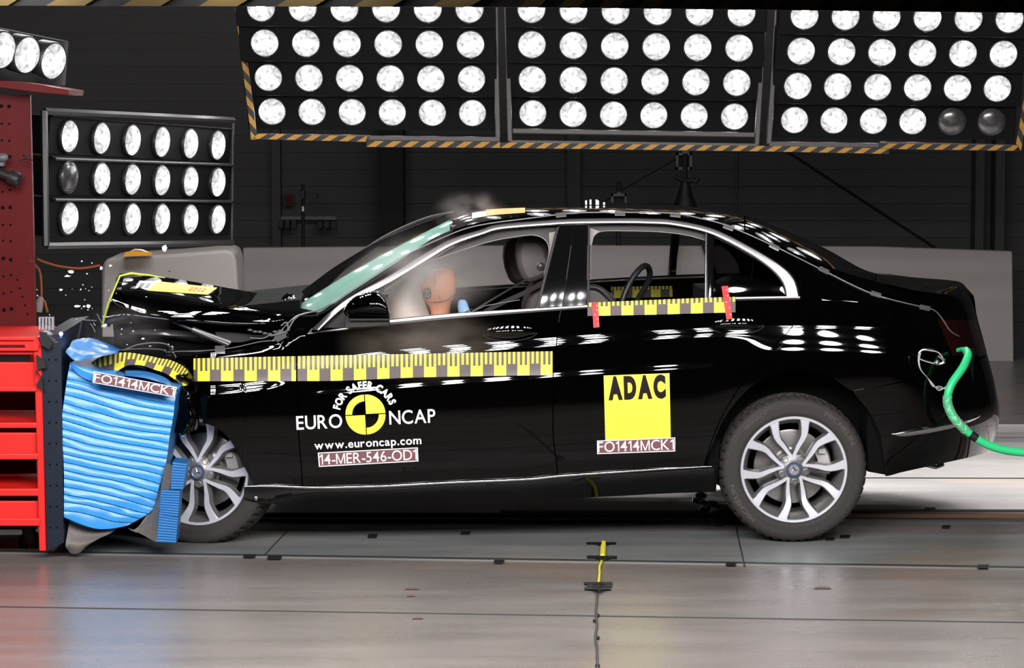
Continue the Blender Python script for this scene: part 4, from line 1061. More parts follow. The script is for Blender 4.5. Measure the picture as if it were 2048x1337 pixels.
for P_, r in ((((250, 700), (275, 690), (310, 686), (335, 690), (345, 702), (352, 716)), .003), (((180, 715), (240, 701), (290, 698), (330, 700)), .002), (((330, 706), (360, 703), (400, 703), (440, 699)), .002), (((540, 672), (560, 668), (575, 660), (573, 645), (562, 652)), .0035), (((500, 676), (525, 677), (540, 670)), .003), (((575, 662), (588, 640), (600, 630)), .004)):
    g.tube([pt(p.x, p.y, 0.05) for p in ramp(P_, 24)], r, 6)
for i in range(9):
    g.ell(pt(500+i*10, 668-abs(i-4)*1.5+random.uniform(-3, 3), 0.12), E*0.012, L*0.012, Z*0.006, 8, 5)
build('loose_wiring', g, 'cabl', car)
for (u, v, a, b) in ((343, 697, .012, .012), (336, 690, .008, .006), (300, 694, .012, .007), (338, 712, .014, .006), (345, 706, .01, .008), (330, 704, .012, .01)):
    g = G(); g.ell(pt(u, v, 0.0), E*a, L*0.02, Z*b, 10, 6); build('bent_bracket', g, 'chrome', car)
# washer nozzle / cowl fitting by the windscreen
g = G(); g.grid(net([[(565, 600), (575, 590), (588, 592), (600, 604)], [(572, 606), (580, 600), (592, 606), (604, 612)], [(582, 622), (588, 618), (596, 618), (604, 622)]], [0.5, 0.4, 0.45], 16, 5, .01, 12)); g.tube([pt(566, 598, .42), pt(575, 590, .4), pt(585, 592, .4)], .008, 6)
build('cowl_cover', g, 'blackgloss', car)
# crushed front corner between barrier and wheel
g = G(); Rn = net([[(205, 690), (260, 700), (310, 712), (345, 716), (360, 722)], [(235, 722), (285, 728), (330, 738), (365, 748), (388, 764)], [(300, 745), (340, 760), (365, 780), (385, 790), (398, 800)], [(330, 780), (350, 795), (372, 815), (388, 830), (404, 846)]], [0.12, -0.06, 0.0, 0.08], 50, 10, 0.035, 9.0)
g.grid(Rn); Rn = net([[(340, 770), (352, 790), (350, 830), (345, 860)], [(365, 775), (378, 800), (378, 835), (370, 870)], [(385, 775), (398, 800), (402, 835), (398, 860)]], [0.02, -0.01, 0.06], 40, 10, 0.03, 14.0); g.grid(Rn)
build('crushed_bumper', g, 'paint', car, sharp=60)['label'] = 'crumpled black front corner'
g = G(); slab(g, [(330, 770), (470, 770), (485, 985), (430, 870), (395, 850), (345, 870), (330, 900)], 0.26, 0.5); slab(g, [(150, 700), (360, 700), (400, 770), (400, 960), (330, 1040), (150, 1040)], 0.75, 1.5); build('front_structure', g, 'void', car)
g = G(); g.ell(pt(365, 872, 0.03), E*0.012, L*0.02, Z*0.008, 10, 6); g.ell(pt(380, 857, 0.03), E*.008, L*.01, Z*.005, 8, 5); build('broken_lamp_piece', g, 'paleblue', car)

# ---------------------------------------------------------------- cabin
g = G()
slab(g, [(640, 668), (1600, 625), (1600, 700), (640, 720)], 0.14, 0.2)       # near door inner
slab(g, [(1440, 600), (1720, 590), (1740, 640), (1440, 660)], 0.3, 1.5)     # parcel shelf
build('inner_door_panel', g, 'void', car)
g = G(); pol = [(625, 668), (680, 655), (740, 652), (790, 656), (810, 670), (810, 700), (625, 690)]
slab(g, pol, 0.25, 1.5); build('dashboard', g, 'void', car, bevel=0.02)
def seat(outline, back, d0, d1, nm, label, button=None):
    root_o = None
    g = G(); slab(g, outline, d0, d1); o = build(nm, g, 'leather', car, bevel=0.025); 
    if label: o['label'] = label
    return o
hr = [(1034, 492), (1040, 478), (1055, 474), (1078, 476), (1094, 492), (1102, 520), (1102, 548), (1086, 558), (1056, 569), (1044, 556), (1036, 536), (1032, 512)]
seat(hr, None, 0.42, 0.62, 'front_headrest', 'grey leather headrest of the near front seat')
g = G(); g.lathe([(0.019, -0.002), (0.019, 0.004), (0.014, 0.006), (0.010, 0.003), (0.009, 0.008), (0.001, 0.009)], pt(1081, 533, 0.415), -L, Z, 24); build('headrest_button', g, 'strut', car)
sb = [(1050, 620), (1060, 585), (1085, 562), (1130, 560), (1180, 600), (1180, 700), (1050, 700)]
seat(sb, None, 0.35, 0.80, 'front_seat', None); seat(sb, None, 1.02, 1.48, 'front_seat', None)
seat([(u-25, v+4) for u, v in hr], None, 1.15, 1.35, 'front_headrest', None)
g = G()
for P_, wd in ((((1090, 566), (1040, 590), (980, 618), (930, 650)), .022), (((1052, 560), (1000, 590), (950, 620), (900, 650)), .010)):
    pp = ramp(P_, 16); g.grid([[pt(p.x, p.y - wd*453/2, 0.33) for p in pp], [pt(p.x, p.y + wd*453/2, 0.31) for p in pp]])
build('seat_belt', g, 'trimdark', car)
g = G(); g.tube([pt(940, 626, .3), pt(970, 612, .3), pt(1040, 600, .3)], 0.0016, 5); g.tube([pt(916, 640, .3), pt(930, 625, .28), pt(945, 618, .28)], 0.0022, 5, 1); build('sensor_wires', g, ['trim', 'steel'], car)
# rear bench
seat([(1470, 640), (1480, 590), (1520, 575), (1600, 590), (1640, 640), (1600, 690), (1470, 690)], None, 0.35, 1.45, 'rear_bench', None)
for u, d_ in ():
    g = G(); g.ell(pt(u, 592, d_), E*0.03, L*0.1, Z*0.012, 16, 8); build('parcel_shelf_loop', g, 'trim', car)
# far inner door top: light line
g = G()
g.tube([mir(pt(u, belt(u) - 3, 0.09)) for u in (660, 800, 950, 1100, 1250, 1400, 1590)], 0.006, 6, 0)
rr = [[mir(pt(u, bt(u) + 3, 0.12)) for u in (700, 900, 1100, 1300, 1590)], [mir(pt(u, bt(u) + 60, 0.14)) for u in (700, 900, 1100, 1300, 1590)]]; g.grid(rr, 1)
build('far_door_trim', g, ['satin', 'void'], car)
g = G(); fm = lambda u, v, off: pt(u, v, 1.66 - off)
ruler(g, K([(1220, 574), (1345, 572)]), K([(1220, 597), (1345, 594)]), 1222, 1345, 37, 6, fm, 0.34, 0.30)
build('ruler_sticker', g, ['yellow', 'tapegrey'], car, sharp=0)['label'] = 'tape sticker inside the far door'
# headliner
g = G(); g.grid([[ (roofp(lerp(930, 1480, i/20), 0.1 + 0.9*j/6) - Z*0.05) for i in range(21)] for j in range(7)] ); 
g.grid([[ mir(roofp(lerp(930, 1480, i/20), 0.1 + 0.9*j/6) - Z*0.05) for i in range(21)] for j in range(7)], flip=True); build('headliner', g, 'trimdark', car)

# child seat with carrying handle behind the near rear window (a thing of its own)
cs = thing('child_seat', pt(1215, 690, 0.6), 'rear child seat with a black carrying handle, seen through the rear side window', 'child seat')
g = G(); g.tube([pt(p.x, p.y, p.z) for p in ramp([(1240, 625, 0.45), (1247, 595, 0.45), (1262, 562, 0.47), (1280, 538, 0.5), (1292, 532, 0.55), (1299, 541, 0.6), (1297, 562, 0.63), (1278, 595, 0.66), (1262, 622, 0.68)], 40)], 0.014, 12)
build('carrying_handle', g, 'blackplastic', cs)
g = G()
for k_, (w_, h_) in enumerate(((58, 33), (47, 26), (36, 12))):
    P_ = [(1176, 604-h_), (1190, 603-h_+1), (1176+w_*0.6, 604-h_*0.7), (1176+w_, 606)]
    g.tube([pt(p.x, p.y, 0.5+0.03*k_) for p in ramp(P_, 20)], 0.004, 6, 1)
g.grid(net([[(1140, 575), (1176, 572), (1200, 576), (1225, 590), (1236, 610)], [(1140, 640), (1176, 640), (1200, 640), (1220, 640), (1236, 640)]], [0.55, 0.5], 24, 6))
build('seat_shell', g, ['leather', 'satin'], cs)
# ---------------------------------------------------------------- crash dummy and airbag
dm = thing('crash_test_dummy', pt(900, 760, 0.5), 'orange crash test dummy with its face in the airbag, behind the front side window', 'dummy')
def headrow(v, ul, ur, d0, dw, n=28):
    return [pt(lerp(ul, ur, 0.5) + (ur-ul)/2*math.cos(2*PI*k/n), v, d0 + dw*math.sin(2*PI*k/n)) for k in range(n)]
g = G(); prof = [(537, 884, 890), (538.5, 868, 902), (543, 858, 907), (551, 852, 910), (562, 848, 912.5), (575, 843, 912.5), (588, 841, 910.5), (598, 846, 907), (604, 850, 903), (612, 858, 901), (625, 862, 900), (640, 860, 902), (655, 856, 905)]
g.grid([headrow(v, a, b, 0.52, (b-a)/2/453*0.92) for v, a, b in prof], 0, closed=True)
hd = build('head', g, 'skin', dm, sharp=0); hd['label'] = 'bald orange-brown dummy head'
g = G()
mk = lambda P_, r: g.tube([pt(p.x, p.y, 0.52 - 0.066*math.sqrt(max(0.02, 1-((p.x-877)/36)**2)) - 0.001) for p in ramp(P_, 24)], r, 5)
mk([(872, 543), (869, 560), (873, 582), (881, 600)], .0011); mk([(848, 602), (865, 605), (890, 602), (903, 594), (910, 588)], .0014)
build('seam', g, 'seam', dm, parent=hd)
g = G(); c = pt(855, 587, 0.462); g.ell(c, E*0.021, L*0.012, Z*0.026, 20, 10)
for a, b in ((-.006, .012), (.006, .010), (-.002, .0), (.010, -.008), (-.006, -.012), (.003, -.016)): g.ell(c + E*a + Z*b - L*0.012, E*0.0028, L*0.002, Z*0.003, 8, 5, 1)
build('marker_patch', g, ['trimdark', 'white'], dm, parent=hd)
g = G(); g.grid([headrow(v, a, b, 0.55, 0.17) for v, a, b in ((640, 862, 912), (655, 850, 935), (680, 835, 965), (760, 830, 975))], 0, closed=True); build('torso', g, 'skin', dm)
g = G(); rows = []
for v, a, b in ((600, 920, 930), (604, 916, 934), (615, 915, 938), (630, 918, 943), (650, 922, 948)): rows.append(headrow(v, a, b, 0.36, 0.02, 16))
g.grid(rows, closed=True); build('shoulder_harness', g, 'paleblue', dm)
g = G(); rows = []
ab = [(548, 828, 834), (552, 810, 839), (560, 800, 842), (575, 786, 842), (592, 776, 845), (610, 770, 851), (630, 768, 859), (650, 768, 866), (680, 770, 874)]
for v, a, b in ab: rows.append(headrow(v, a, b, 0.48, 0.16*(0.4+0.6*sm(545, 600, v)), 32))
b0 = g.grid(rows, closed=True); g.f([b0 + k for k in range(32)])
o = recentre(build('airbag', g, 'airbag', sharp=0)); tag(o, 'inflated pale pink steering wheel airbag pressed against the dummy', 'airbag')

# ---------------------------------------------------------------- deformable barrier
br = thing('deformable_barrier', pt(230, 1090, -0.1), 'blue ribbed crash barrier crushed against the front of the car', 'barrier')
ED = -0.28
NJ = 460
lf = ramp([(140, 728), (134, 760), (127, 810), (122, 855), (126, 900), (128, 950), (128, 1000), (128, 1036)], NJ)
rg = ramp([(358, 776), (350, 800), (347, 830), (340, 868), (336, 900), (330, 935), (318, 975), (312, 1000), (300, 1025), (255, 1052)], NJ)
bt_ = 0
rows = []; rib = [0.0]
for j in range(NJ):
    t = j/(NJ-1); a = lf[j]; b = rg[j]; row = []
    for i in range(40):
        s = i/39; u = lerp(a.x, b.x, s); v = lerp(a.y, b.y, s) + 14*math.sin(PI*s)*sm(0.93, 1.0, t) + 6*math.sin(PI*s*0.9)*0.5*(1-t)
        ph = (t*19.0 + 0.15*math.sin(5*s+7*t) + 0.04*noise.noise(Vector((s*5, t*8, 0)))) % 1.0
        prof_ = ph*0.009 + 0.002*math.sin(PI*ph)
        dd = ED - prof_ + 0.005*noise.noise(Vector((s*4, t*10, 3))) + 0.05*s*s
        row.append(pt(u, v, dd))
    rows.append(row)
g = G(); g.grid(rows)
for e in ([r[0] for r in rows], [r[-1] for r in rows][::-1], rows[0][::-1], rows[-1]): g.grid([e, [p + L*0.85 for p in e]], 1)
build('honeycomb_block', g, ['blue', 'bluedark'], br, sharp=50)['label'] = 'ribbed blue honeycomb side'
g = G(); R = net([[(150, 680), (180, 677), (210, 684), (243, 702)], [(140, 692), (165, 700), (200, 702), (240, 703)], [(131, 706), (150, 722), (185, 715), (236, 705)]], [0.05, -0.15, -0.30], 30, 8, 0.012, 7); g.grid(R)
R = net([[(138, 726), (160, 733), (200, 742), (240, 740)], [(140, 735), (160, 752), (200, 762), (230, 756)], [(150, 745), (200, 768), (300, 780), (355, 778)]], [-0.27, -0.31, -0.30], 30, 6, 0.008, 9); g.grid(R)
R = net([[(250, 742), (290, 742), (330, 755), (360, 778)], [(250, 752), (290, 758), (330, 768), (356, 782)]], [-0.1, -0.29], 20, 5, 0.006, 9); g.grid(R)
build('torn_cladding', g, 'bluegloss', br, sharp=60)['label'] = 'glossy torn blue cladding sheet'
for e, (poly, dx) in enumerate((([(330, 925), (374, 928), (372, 972), (366, 980), (322, 978)], 0), ([(322, 981), (360, 982), (357, 1030), (356, 1035), (318, 1030)], 0), ([(318, 1030), (356, 1036), (352, 1087), (313, 1085)], 0))):
    g = G(); fr = [p for p in poly]
    lx0 = [poly[0], poly[-1]] if e != 0 else [(333, 925), (322, 978)]
    rx0 = [poly[1], poly[-2]]
    n = 10; rws = []
    cut = (345, 925, 341, 980) if e == 0 else (lx0[0][0], lx0[0][1], lx0[1][0], lx0[1][1])
    for i in range(n*6+1):
        t = i/(n*6); w_ = 0.004*abs(math.sin(PI*n*t))
        a = (lerp(cut[0], cut[2], t), lerp(cut[1], cut[3], t)); b = (lerp(rx0[0][0], rx0[1][0], t), lerp(rx0[0][1], rx0[1][1], t))
        rws.append([pt(lerp(a[0], b[0], s/4), lerp(a[1], b[1], s/4), ED - 0.03 - w_) for s in range(5)])
    g.grid(rws, 0); ends = rws[0], rws[-1]
    for ed in ([r[-1] for r in rws][::-1], [r[0] for r in rws], rws[0][::-1], rws[-1]): g.grid([ed, [p + L*0.16 for p in ed]], 0)
    build('honeycomb_chunk', g, 'bluedark', br, sharp=50)
g = G(); g.grid(net([[(331, 927), (328, 940), (322, 978), (318, 1030), (314, 1085)], [(341, 928), (345, 940), (339, 978), (322, 1030), (314, 1085)]], [-0.26, -0.30], 20, 3))
g.grid(net([[(322, 978), (316, 1000), (300, 1030), (275, 1065)], [(322, 985), (319, 1010), (316, 1050), (313, 1086)]], [-0.24, -0.31], 20, 6))
g.grid(net([[(255, 1056), (275, 1056), (310, 1000), (322, 980)], [(262, 1062), (285, 1066), (310, 1040), (318, 1010)]], [-0.22, -0.24], 16, 4))
m, n_, b_ = nt('cells'); tc = n_.nodes.new('ShaderNodeTexCoord'); vo = n_.nodes.new('ShaderNodeTexVoronoi'); vo.inputs['Scale'].default_value = 190; vo.inputs['Randomness'].default_value = 0.1; n_.links.new(tc.outputs['Object'], vo.inputs['Vector'])
cr = n_.nodes.new('ShaderNodeValToRGB'); cr.color_ramp.elements[0].color = (0.05, 0.045, 0.04, 1); cr.color_ramp.elements[0].position = 0.3; cr.color_ramp.elements[1].color = (0.36, 0.32, 0.28, 1); cr.color_ramp.elements[1].position = 0.65; n_.links.new(vo.outputs[0], cr.inputs[0]); n_.links.new(cr.outputs[0], b_.inputs['Base Color']); b_.inputs['Metallic'].default_value = 0.3
build('honeycomb_cells', g, 'cells', br)['label'] = 'bare grey honeycomb cells'
g = G(); R = net([[(138, 1040), (160, 1044), (190, 1048), (235, 1056)], [(133, 1060), (150, 1070), (180, 1072), (215, 1070)], [(131, 1088), (140, 1086), (160, 1090), (190, 1084)], [(135, 1098), (145, 1107), (160, 1106), (172, 1095)]], [-0.20, -0.24, -0.28, -0.25], 24, 7, 0.012, 8); g.grid(R)
build('torn_skirt', g, 'greyfoam', br)['label'] = 'grey torn sheet hanging under the block'
g = G(); fp = lambda u, v, off: pt(u, v, ED - 0.085 + 0.05*((u-130)/220)**2 - off)
plate(g, (188, 743), (354, 775), (349, 795), (185, 766), 'FO1414MCK1', 16.5, fp)
build('test_label', g, ['white', 'maroon'], br, sharp=0)['label'] = 'brown label reading FO1414MCK1'
# navy steel backing plate
g = G(); slab(g, [(82, 672), (122, 668), (127, 1086), (94, 1103)], ED-0.02, 0.72)
g.tube([pt(122, 668, ED-0.02), pt(122, 668, 0.72)], 0.010, 6, 1); g.tube([pt(122, 674, ED-0.02), pt(122, 674, 0.72)], 0.006, 6, 2)
for i in range(9):
    for uu in (98, 112): g.disc(pt(uu + i*0.3, 720 + i*42, ED-0.0215), -L, Z, 0.0045, 8, 3)
o = build('mounting_plate', g, ['navy', 'galv', 'blueline', 'void']); o = recentre(o); tag(o, 'dark navy steel plate between the red rack and the blue barrier', 'plate')

# red rack
rk = thing('barrier_rack', pt(40, 1100, -0.1), 'bright red steel rack with open shelves at the left edge', 'rack')
RD = ED - 0.03
for P_, a_, b_ in (([(76, 676), (82, 690), (92, 1103), (78, 1103), (72, 850), (66, 676)], RD, RD+0.08), ([(-420, 676), (-405, 676), (-405, 1103), (-420, 1103)], RD, RD+0.08), ([(60, 700), (74, 700), (78, 1035), (66, 1035)], 0.9, 0.98)):
    g = G(); slab(g, P_, a_, b_); build('post', g, 'red', rk, bevel=0.004)
shelf_px = [((-420, 672), (78, 674), 690, 700), ((-420, 708), (72, 710), 712, 720)]
def shelf(top, bot, u1, dd0, dd1, nm='shelf'):
    g = G(); slab(g, [(-400, top), (u1, top), (u1, bot), (-400, bot)], dd0, dd1, 0); return build(nm, g, 'red', rk, bevel=0.004)
shelf(674, 682, 76, RD, RD+0.6); shelf(700, 710, 74, RD+0.01, RD+0.7)
g = G(); slab(g, [(-400, 684), (72, 684), (78, 690), (76, 702), (-400, 702)], RD-0.02, RD+0.05)
slab(g, [(-400, 690), (50, 690), (50, 696), (-400, 696)], RD-0.022, RD-0.02, 1); build('rail', g, ['red', 'reddark'], rk, bevel=0.003)
shelf(725, 778, 72, RD+0.03, RD+0.05, 'drawer_front'); shelf(774, 784, 74, RD-0.01, RD+0.5)
shelf(846, 857, 74, RD, RD+0.5); shelf(866, 912, 74, RD+0.03, RD+0.05, 'drawer_front'); shelf(908, 920, 76, RD-0.01, RD+0.5)
shelf(978, 993, 78, RD, RD+0.5); shelf(1003, 1042, 79, RD+0.03, RD+0.05, 'drawer_front'); shelf(1038, 1053, 80, RD-0.01, RD+0.5)
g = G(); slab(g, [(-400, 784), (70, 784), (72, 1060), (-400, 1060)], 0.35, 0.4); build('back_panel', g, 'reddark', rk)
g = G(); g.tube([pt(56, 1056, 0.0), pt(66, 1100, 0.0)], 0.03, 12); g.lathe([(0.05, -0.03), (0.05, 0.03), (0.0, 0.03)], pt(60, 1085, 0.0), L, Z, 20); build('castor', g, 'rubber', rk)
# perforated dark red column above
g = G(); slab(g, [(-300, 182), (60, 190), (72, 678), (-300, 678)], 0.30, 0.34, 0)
random.seed(5)
for i in range(13):
    for k_ in (3, 18):
        g.disc(pt(k_ - 0 + i*0.4, 212 + i*34 + random.uniform(-2, 2), 0.298), -L, Z, 0.0055 if i % 3 else 0.009, 8, 1)
for i in range(5): g.disc(pt(35 + i*5, 560 + i*17, 0.298), -L, Z, 0.005, 8, 1)
k = len(g.V)
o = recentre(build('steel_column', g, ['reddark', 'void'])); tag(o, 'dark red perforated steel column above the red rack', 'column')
# camera clamped on the column
cm = thing('camera', pt(20, 370, 0.2), 'small black camera pointing right in front of the dark red column', 'camera')
g = G(); a, b = pt(-20, 338, 0.22), pt(24, 356, 0.20); dv = (b-a).normalized(); g.tube([a, b], 0.022, 16); g.tube([b - dv*0.01, b + dv*0.012], 0.036, 16); g.tube([b + dv*0.012, b + dv*0.035], [0.036, 0.034], 16); build('lens', g, 'blackplastic', cm)
g = G(); g.tube([b + dv*0.034, b + dv*0.036], 0.026, 16); g.cbox(pt(32, 362, 0.17), E*0.01, L*0.01, Z*0.03, 1); build('lens_glass', g, ['blackgloss', 'chrome'], cm)
g = G(); g.cbox(pt(-6, 322, 0.24), E*0.07, L*0.06, Z*0.05); g.ell(pt(4, 315, 0.2), E*0.03, L*.02, Z*.02, 12, 8); build('body', g, 'equip', cm, bevel=0.005)
g = G(); g.tube([pt(40, 322, .2), pt(52, 317, .2), pt(66, 321, .2)], .004, 6); g.ell(pt(50, 311, .2), E*.01, L*.01, Z*.006, 8, 5); o = recentre(build('clamp', g, 'black')); tag(o, 'small black wing clamp beside the camera on the red column', 'clamp')
# white plastic plug on the plate, black foam shreds
pg = thing('measuring_connector', pt(98, 668, -0.28), 'broken clear plastic connector standing on the navy plate', 'connector')
g = G()
for i in range(5): g.cbox(pt(80 + i*6.5, 647, -0.29), E*0.008, L*0.03, Z*0.055, 0)
g.cbox(pt(93, 658, -0.27), E*0.062, L*0.03, Z*0.008); g.cbox(pt(93, 636, -0.27), E*0.062, L*0.03, Z*0.004); build('pins', g, 'clearpiece', pg, bevel=0.001)
g = G(); random.seed(11)
for i in range(6): g.ell(pt(92+i*4, 664+i*4, -0.29), E*0.018, L*0.012, Z*0.010, 6, 4)
build('broken_foot', g, 'clearpiece', pg, sharp=10)
random.seed(12)
for poly in ([(78, 664), (92, 666), (104, 690), (98, 700), (82, 690)], [(72, 710), (90, 724), (92, 736), (74, 740)], [(72, 770), (84, 752), (86, 782)], [(70, 745), (80, 752), (84, 758), (72, 742)]):
    g = G(); slab(g, poly, RD-0.03, RD-0.015); o = recentre(build('foam_shred', g, 'black')); tag(o, 'black tape shred torn between the red rack and the navy plate', 'shred', 'black shreds on the rack edge')

# ---------------------------------------------------------------- flying debris
random.seed(21)
def frag(u, v, d, su, sv, mat, label, grp='white splinters flying over the barrier'):
    g = G(); c = pt(u, v, d); n = random.randint(5, 7); a0 = random.random()*6
    ang = sorted(random.random()*6.28 for _ in range(n)); P_ = [c + E*math.cos(a)*su/453*random.uniform(.6, 1.1) + Z*math.sin(a)*sv/453*random.uniform(.6, 1.1) for a in [2*PI*i/n + a0 for i in range(n)]]
    g.prism(P_, L*0.006 + E*random.uniform(-.003, .003)); o = recentre(build('debris_fragment', g, mat)); tag(o, label, 'debris', grp)
BIG = [(329, 497, 6, 7, 'white flat splinter flying above the grey concrete block'), (143, 544, 7, 5, 'curled white fragment flying left of the concrete block'), (134, 553, 7, 2, 'thin white sliver below the curled fragment'), (155, 613, 7, 3, 'pale slanted sliver flying above the torn blue cladding'), (168, 613, 3, 2.5, 'tiny white chip between two larger splinters above the barrier'), (177, 613, 4.5, 4, 'white triangular chip flying just left of the bonnet edge'), (202, 537, 3.5, 4, 'pale blue chip at the corner of the concrete block'), (221, 532, 4, 2.5, 'grey chip in front of the concrete block corner'), (121, 580, 4, 2.5, 'bluish chip flying high beside the red column'), (286, 678, 4, 2, 'white and red chip over the crushed wing'), (209, 652, 5, 4, 'white crumpled scrap at the lower tip of the bonnet'), (62, 523, 5, 2, 'grey scrap in front of the dark red column'), (339, 543, 3, 1.5, 'tiny dark chip against the concrete block'), (192, 461, 1.5, 5, 'narrow white drop under the left light bank')]
for (u, v, su, sv, lab) in BIG:
    frag(u, v, -0.1, su, sv, 'white' if 'dark' not in lab else 'black', lab, None if False else 'larger flying splinters')
for i in range(46):
    u = random.gauss(165, 42); v = random.gauss(585, 55)
    if i % 4 == 0: u = random.uniform(215, 330); v = random.uniform(630, 720)
    frag(u, v, random.uniform(-.2, .4), random.uniform(0.7, 1.6), random.uniform(0.7, 1.6), 'white', 'tiny white speck among the dust flying over the crushed front')
for (P_, nm) in (([(165, 640), (180, 641), (193, 642)], 0), ([(194, 628), (200, 640), (206, 650)], 0), ([(180, 647), (186, 655), (190, 665)], 0), ([(163, 645), (160, 660), (156, 678)], 1)):
    g = G(); g.tube([pt(p.x, p.y, -.1) for p in ramp(P_, 8)], .0022 if not nm else .006, 5); o = recentre(build('wire_scrap', g, 'cabl' if not nm else 'black')); tag(o, ('thin grey wire scrap' if not nm else 'black bent strip') + ' flying above the torn blue cladding', 'debris', 'wire scraps above the cladding')
# orange cable hanging behind the barrier
g = G(); g.tube([pt(p.x, p.y, 2.2) for p in ramp([(68, 528), (78, 540), (82, 560), (83, 590), (80, 600)], 20)], 0.006, 6, 0); g2 = G(); g2.tube([pt(p.x, p.y, 2.4) for p in ramp([(74, 518), (90, 525), (120, 533), (160, 537), (200, 531)], 20)], 0.006, 6, 0)
o = recentre(build('power_cable', g2, 'cableorange')); tag(o, 'sagging orange cable running from the red column towards the concrete block', 'cable')
g.tube([pt(82, 594, 2.2), pt(78, 610, 2.2), pt(76, 624, 2.2)], [0.012, 0.024, 0.02], 12, 1); g.tube([pt(82, 596, 2.2), pt(90, 604, 2.2), pt(95, 625, 2.2)], 0.006, 6, 0)
o = recentre(build('power_cable', g, ['cableorange', 'trim'])); tag(o, 'dull orange power cable with grey plug hanging beside the red column', 'cable')

# ---------------------------------------------------------------- green hose and carabiner at the tail
hs = thing('pull_hose', pt(1980, 905, 0.1), 'bright green hose hanging from the rear lamp and leaving at right', 'hose')
path = ramp([(1916, 701, 0.16), (1926, 699, 0.12), (1934, 704, 0.08), (1936, 712, 0.05), (1926, 735, 0.0), (1905, 765, -0.03), (1897, 785, -0.04), (1895, 805, -0.04), (1903, 828, -0.05), (1918, 848, -0.06), (1945, 872, -0.06), (1985, 894, -0.06), (2040, 905, -0.06), (2120, 905, -0.06), (2200, 880, -0.06)], 90)
Pp = [pt(p.x, p.y, p.z) for p in path]
g = G(); g.tube(Pp, [0.010 if i < 3 else 0.0185 for i in range(90)], 16); build('hose', g, 'green', hs)
i0, i1 = 22, 38
g = G()
for ph in range(6):
    for sg in (1, -1):
        pts = []
        for i in range(i0*2, i1*2):
            c = Pp[i//2].lerp(Pp[min(89, i//2+1)], (i % 2)/2); t = (Pp[min(89, i//2+1)]-Pp[i//2]).normalized(); a = t.cross(L).normalized(); b = L
            an = sg*i*0.35 + ph*PI/3; pts.append(c + (a*math.cos(an) + b*math.sin(an))*0.0205)
        g.tube(pts, 0.0011, 4)
build('wire_sleeve', g, 'galv', hs)['label'] = 'braided wire sleeve round the hose'
g = G(); g.tube(Pp[39:43], 0.0195, 12); build('black_tape', g, 'black', hs)
cb_ = thing('carabiner', pt(1862, 720, -0.02), 'steel carabiner hanging on the rear quarter beside the green hose', 'carabiner')
g = G(); ov = [(1845, 700), (1838, 706), (1838, 714), (1845, 720), (1865, 726), (1880, 728), (1888, 724), (1884, 712), (1875, 704), (1858, 700)]
g.tube([pt(p.x, p.y, -0.02) for p in ramp(ov + [ov[0]], 50)], 0.0058, 10); g.tube([pt(1852, 699, -0.02), pt(1866, 701, -0.02)], 0.0085, 10); build('ring', g, 'chrome', cb_)
g = G(); g.ell(pt(1874, 726, -0.03), E*.013, L*.01, Z*.012, 14, 8); g.tube([pt(p.x, p.y, -.02) for p in ramp([(1876, 712), (1884, 718), (1887, 724), (1878, 730)], 12)], .005, 8); build('bolt', g, 'steel', cb_)
g = G()
for k_ in range(4):
    ofs = k_*1.3
    g.tube([pt(p.x, p.y, -0.03) for p in ramp([(1838+ofs, 706), (1836+ofs*.7, 722), (1841+ofs*.3, 740), (1855, 756), (1866, 768+k_*2), (1878+k_, 782-k_*3), (1896, 770+k_*5)], 24)], 0.0016, 5)
build('wire_rope', g, 'galv', cb_)

# ---------------------------------------------------------------- floor cable with tape
fc = thing('floor_cable', pz(1195, 1250), 'thin cable taped to the floor, its rear end a yellow connector', 'cable')
zf = lambda u, v, z=0.006: pz(u, v, z)
g = G(); g.tube([zf(p.x, p.y, 0.006) for p in ramp([(1195, 1172), (1194, 1200), (1192, 1225), (1194, 1250), (1191, 1275), (1194, 1300), (1195, 1345), (1195, 1400)], 50)], 0.0042, 6); build('grey_lead', g, 'rail', fc)
g = G(); g.tube([zf(p.x, p.y, 0.010) for p in ramp([(1205, 1114), (1203, 1124), (1199, 1134), (1199, 1148), (1197, 1166)], 20)], 0.0052, 6); g.tube([zf(1207, 1087, .014), zf(1205, 1114, .014)], 0.012, 10); build('yellow_lead', g, 'yellow', fc)
for (u0, u1, v, tilt, hh) in ((1173, 1232, 1087, 0, 2.2), (1174, 1234, 1114.5, 1, 3), (1168, 1225, 1167, 0, 2.4), (1174, 1224, 1172, 0, 2), (1169, 1222, 1177, 0.5, 2.6)):
    g = G(); rows = []
    for i in range(9):
        t = i/8; u = lerp(u0, u1, t); z = 0.006 + 0.02*math.exp(-((u-(1206 if v < 1120 else 1197))/8)**2)
        rows.append([zf(u, v-hh+tilt*t, z), zf(u, v+hh+tilt*t, z)])
    g.grid(rows, flip=True); g.grid([[p - Z*0.002 for p in r] for r in rows]); build('tape_strip', g, 'black', fc)
g = G()
for (u, v) in ((1195, 1231), (1190, 1242), (1195, 1276), (1195, 1332)): g.ell(zf(u, v, .006), E*.009, L*.02, Z*.006, 10, 6)
build('cable_clip', g, 'black', fc)
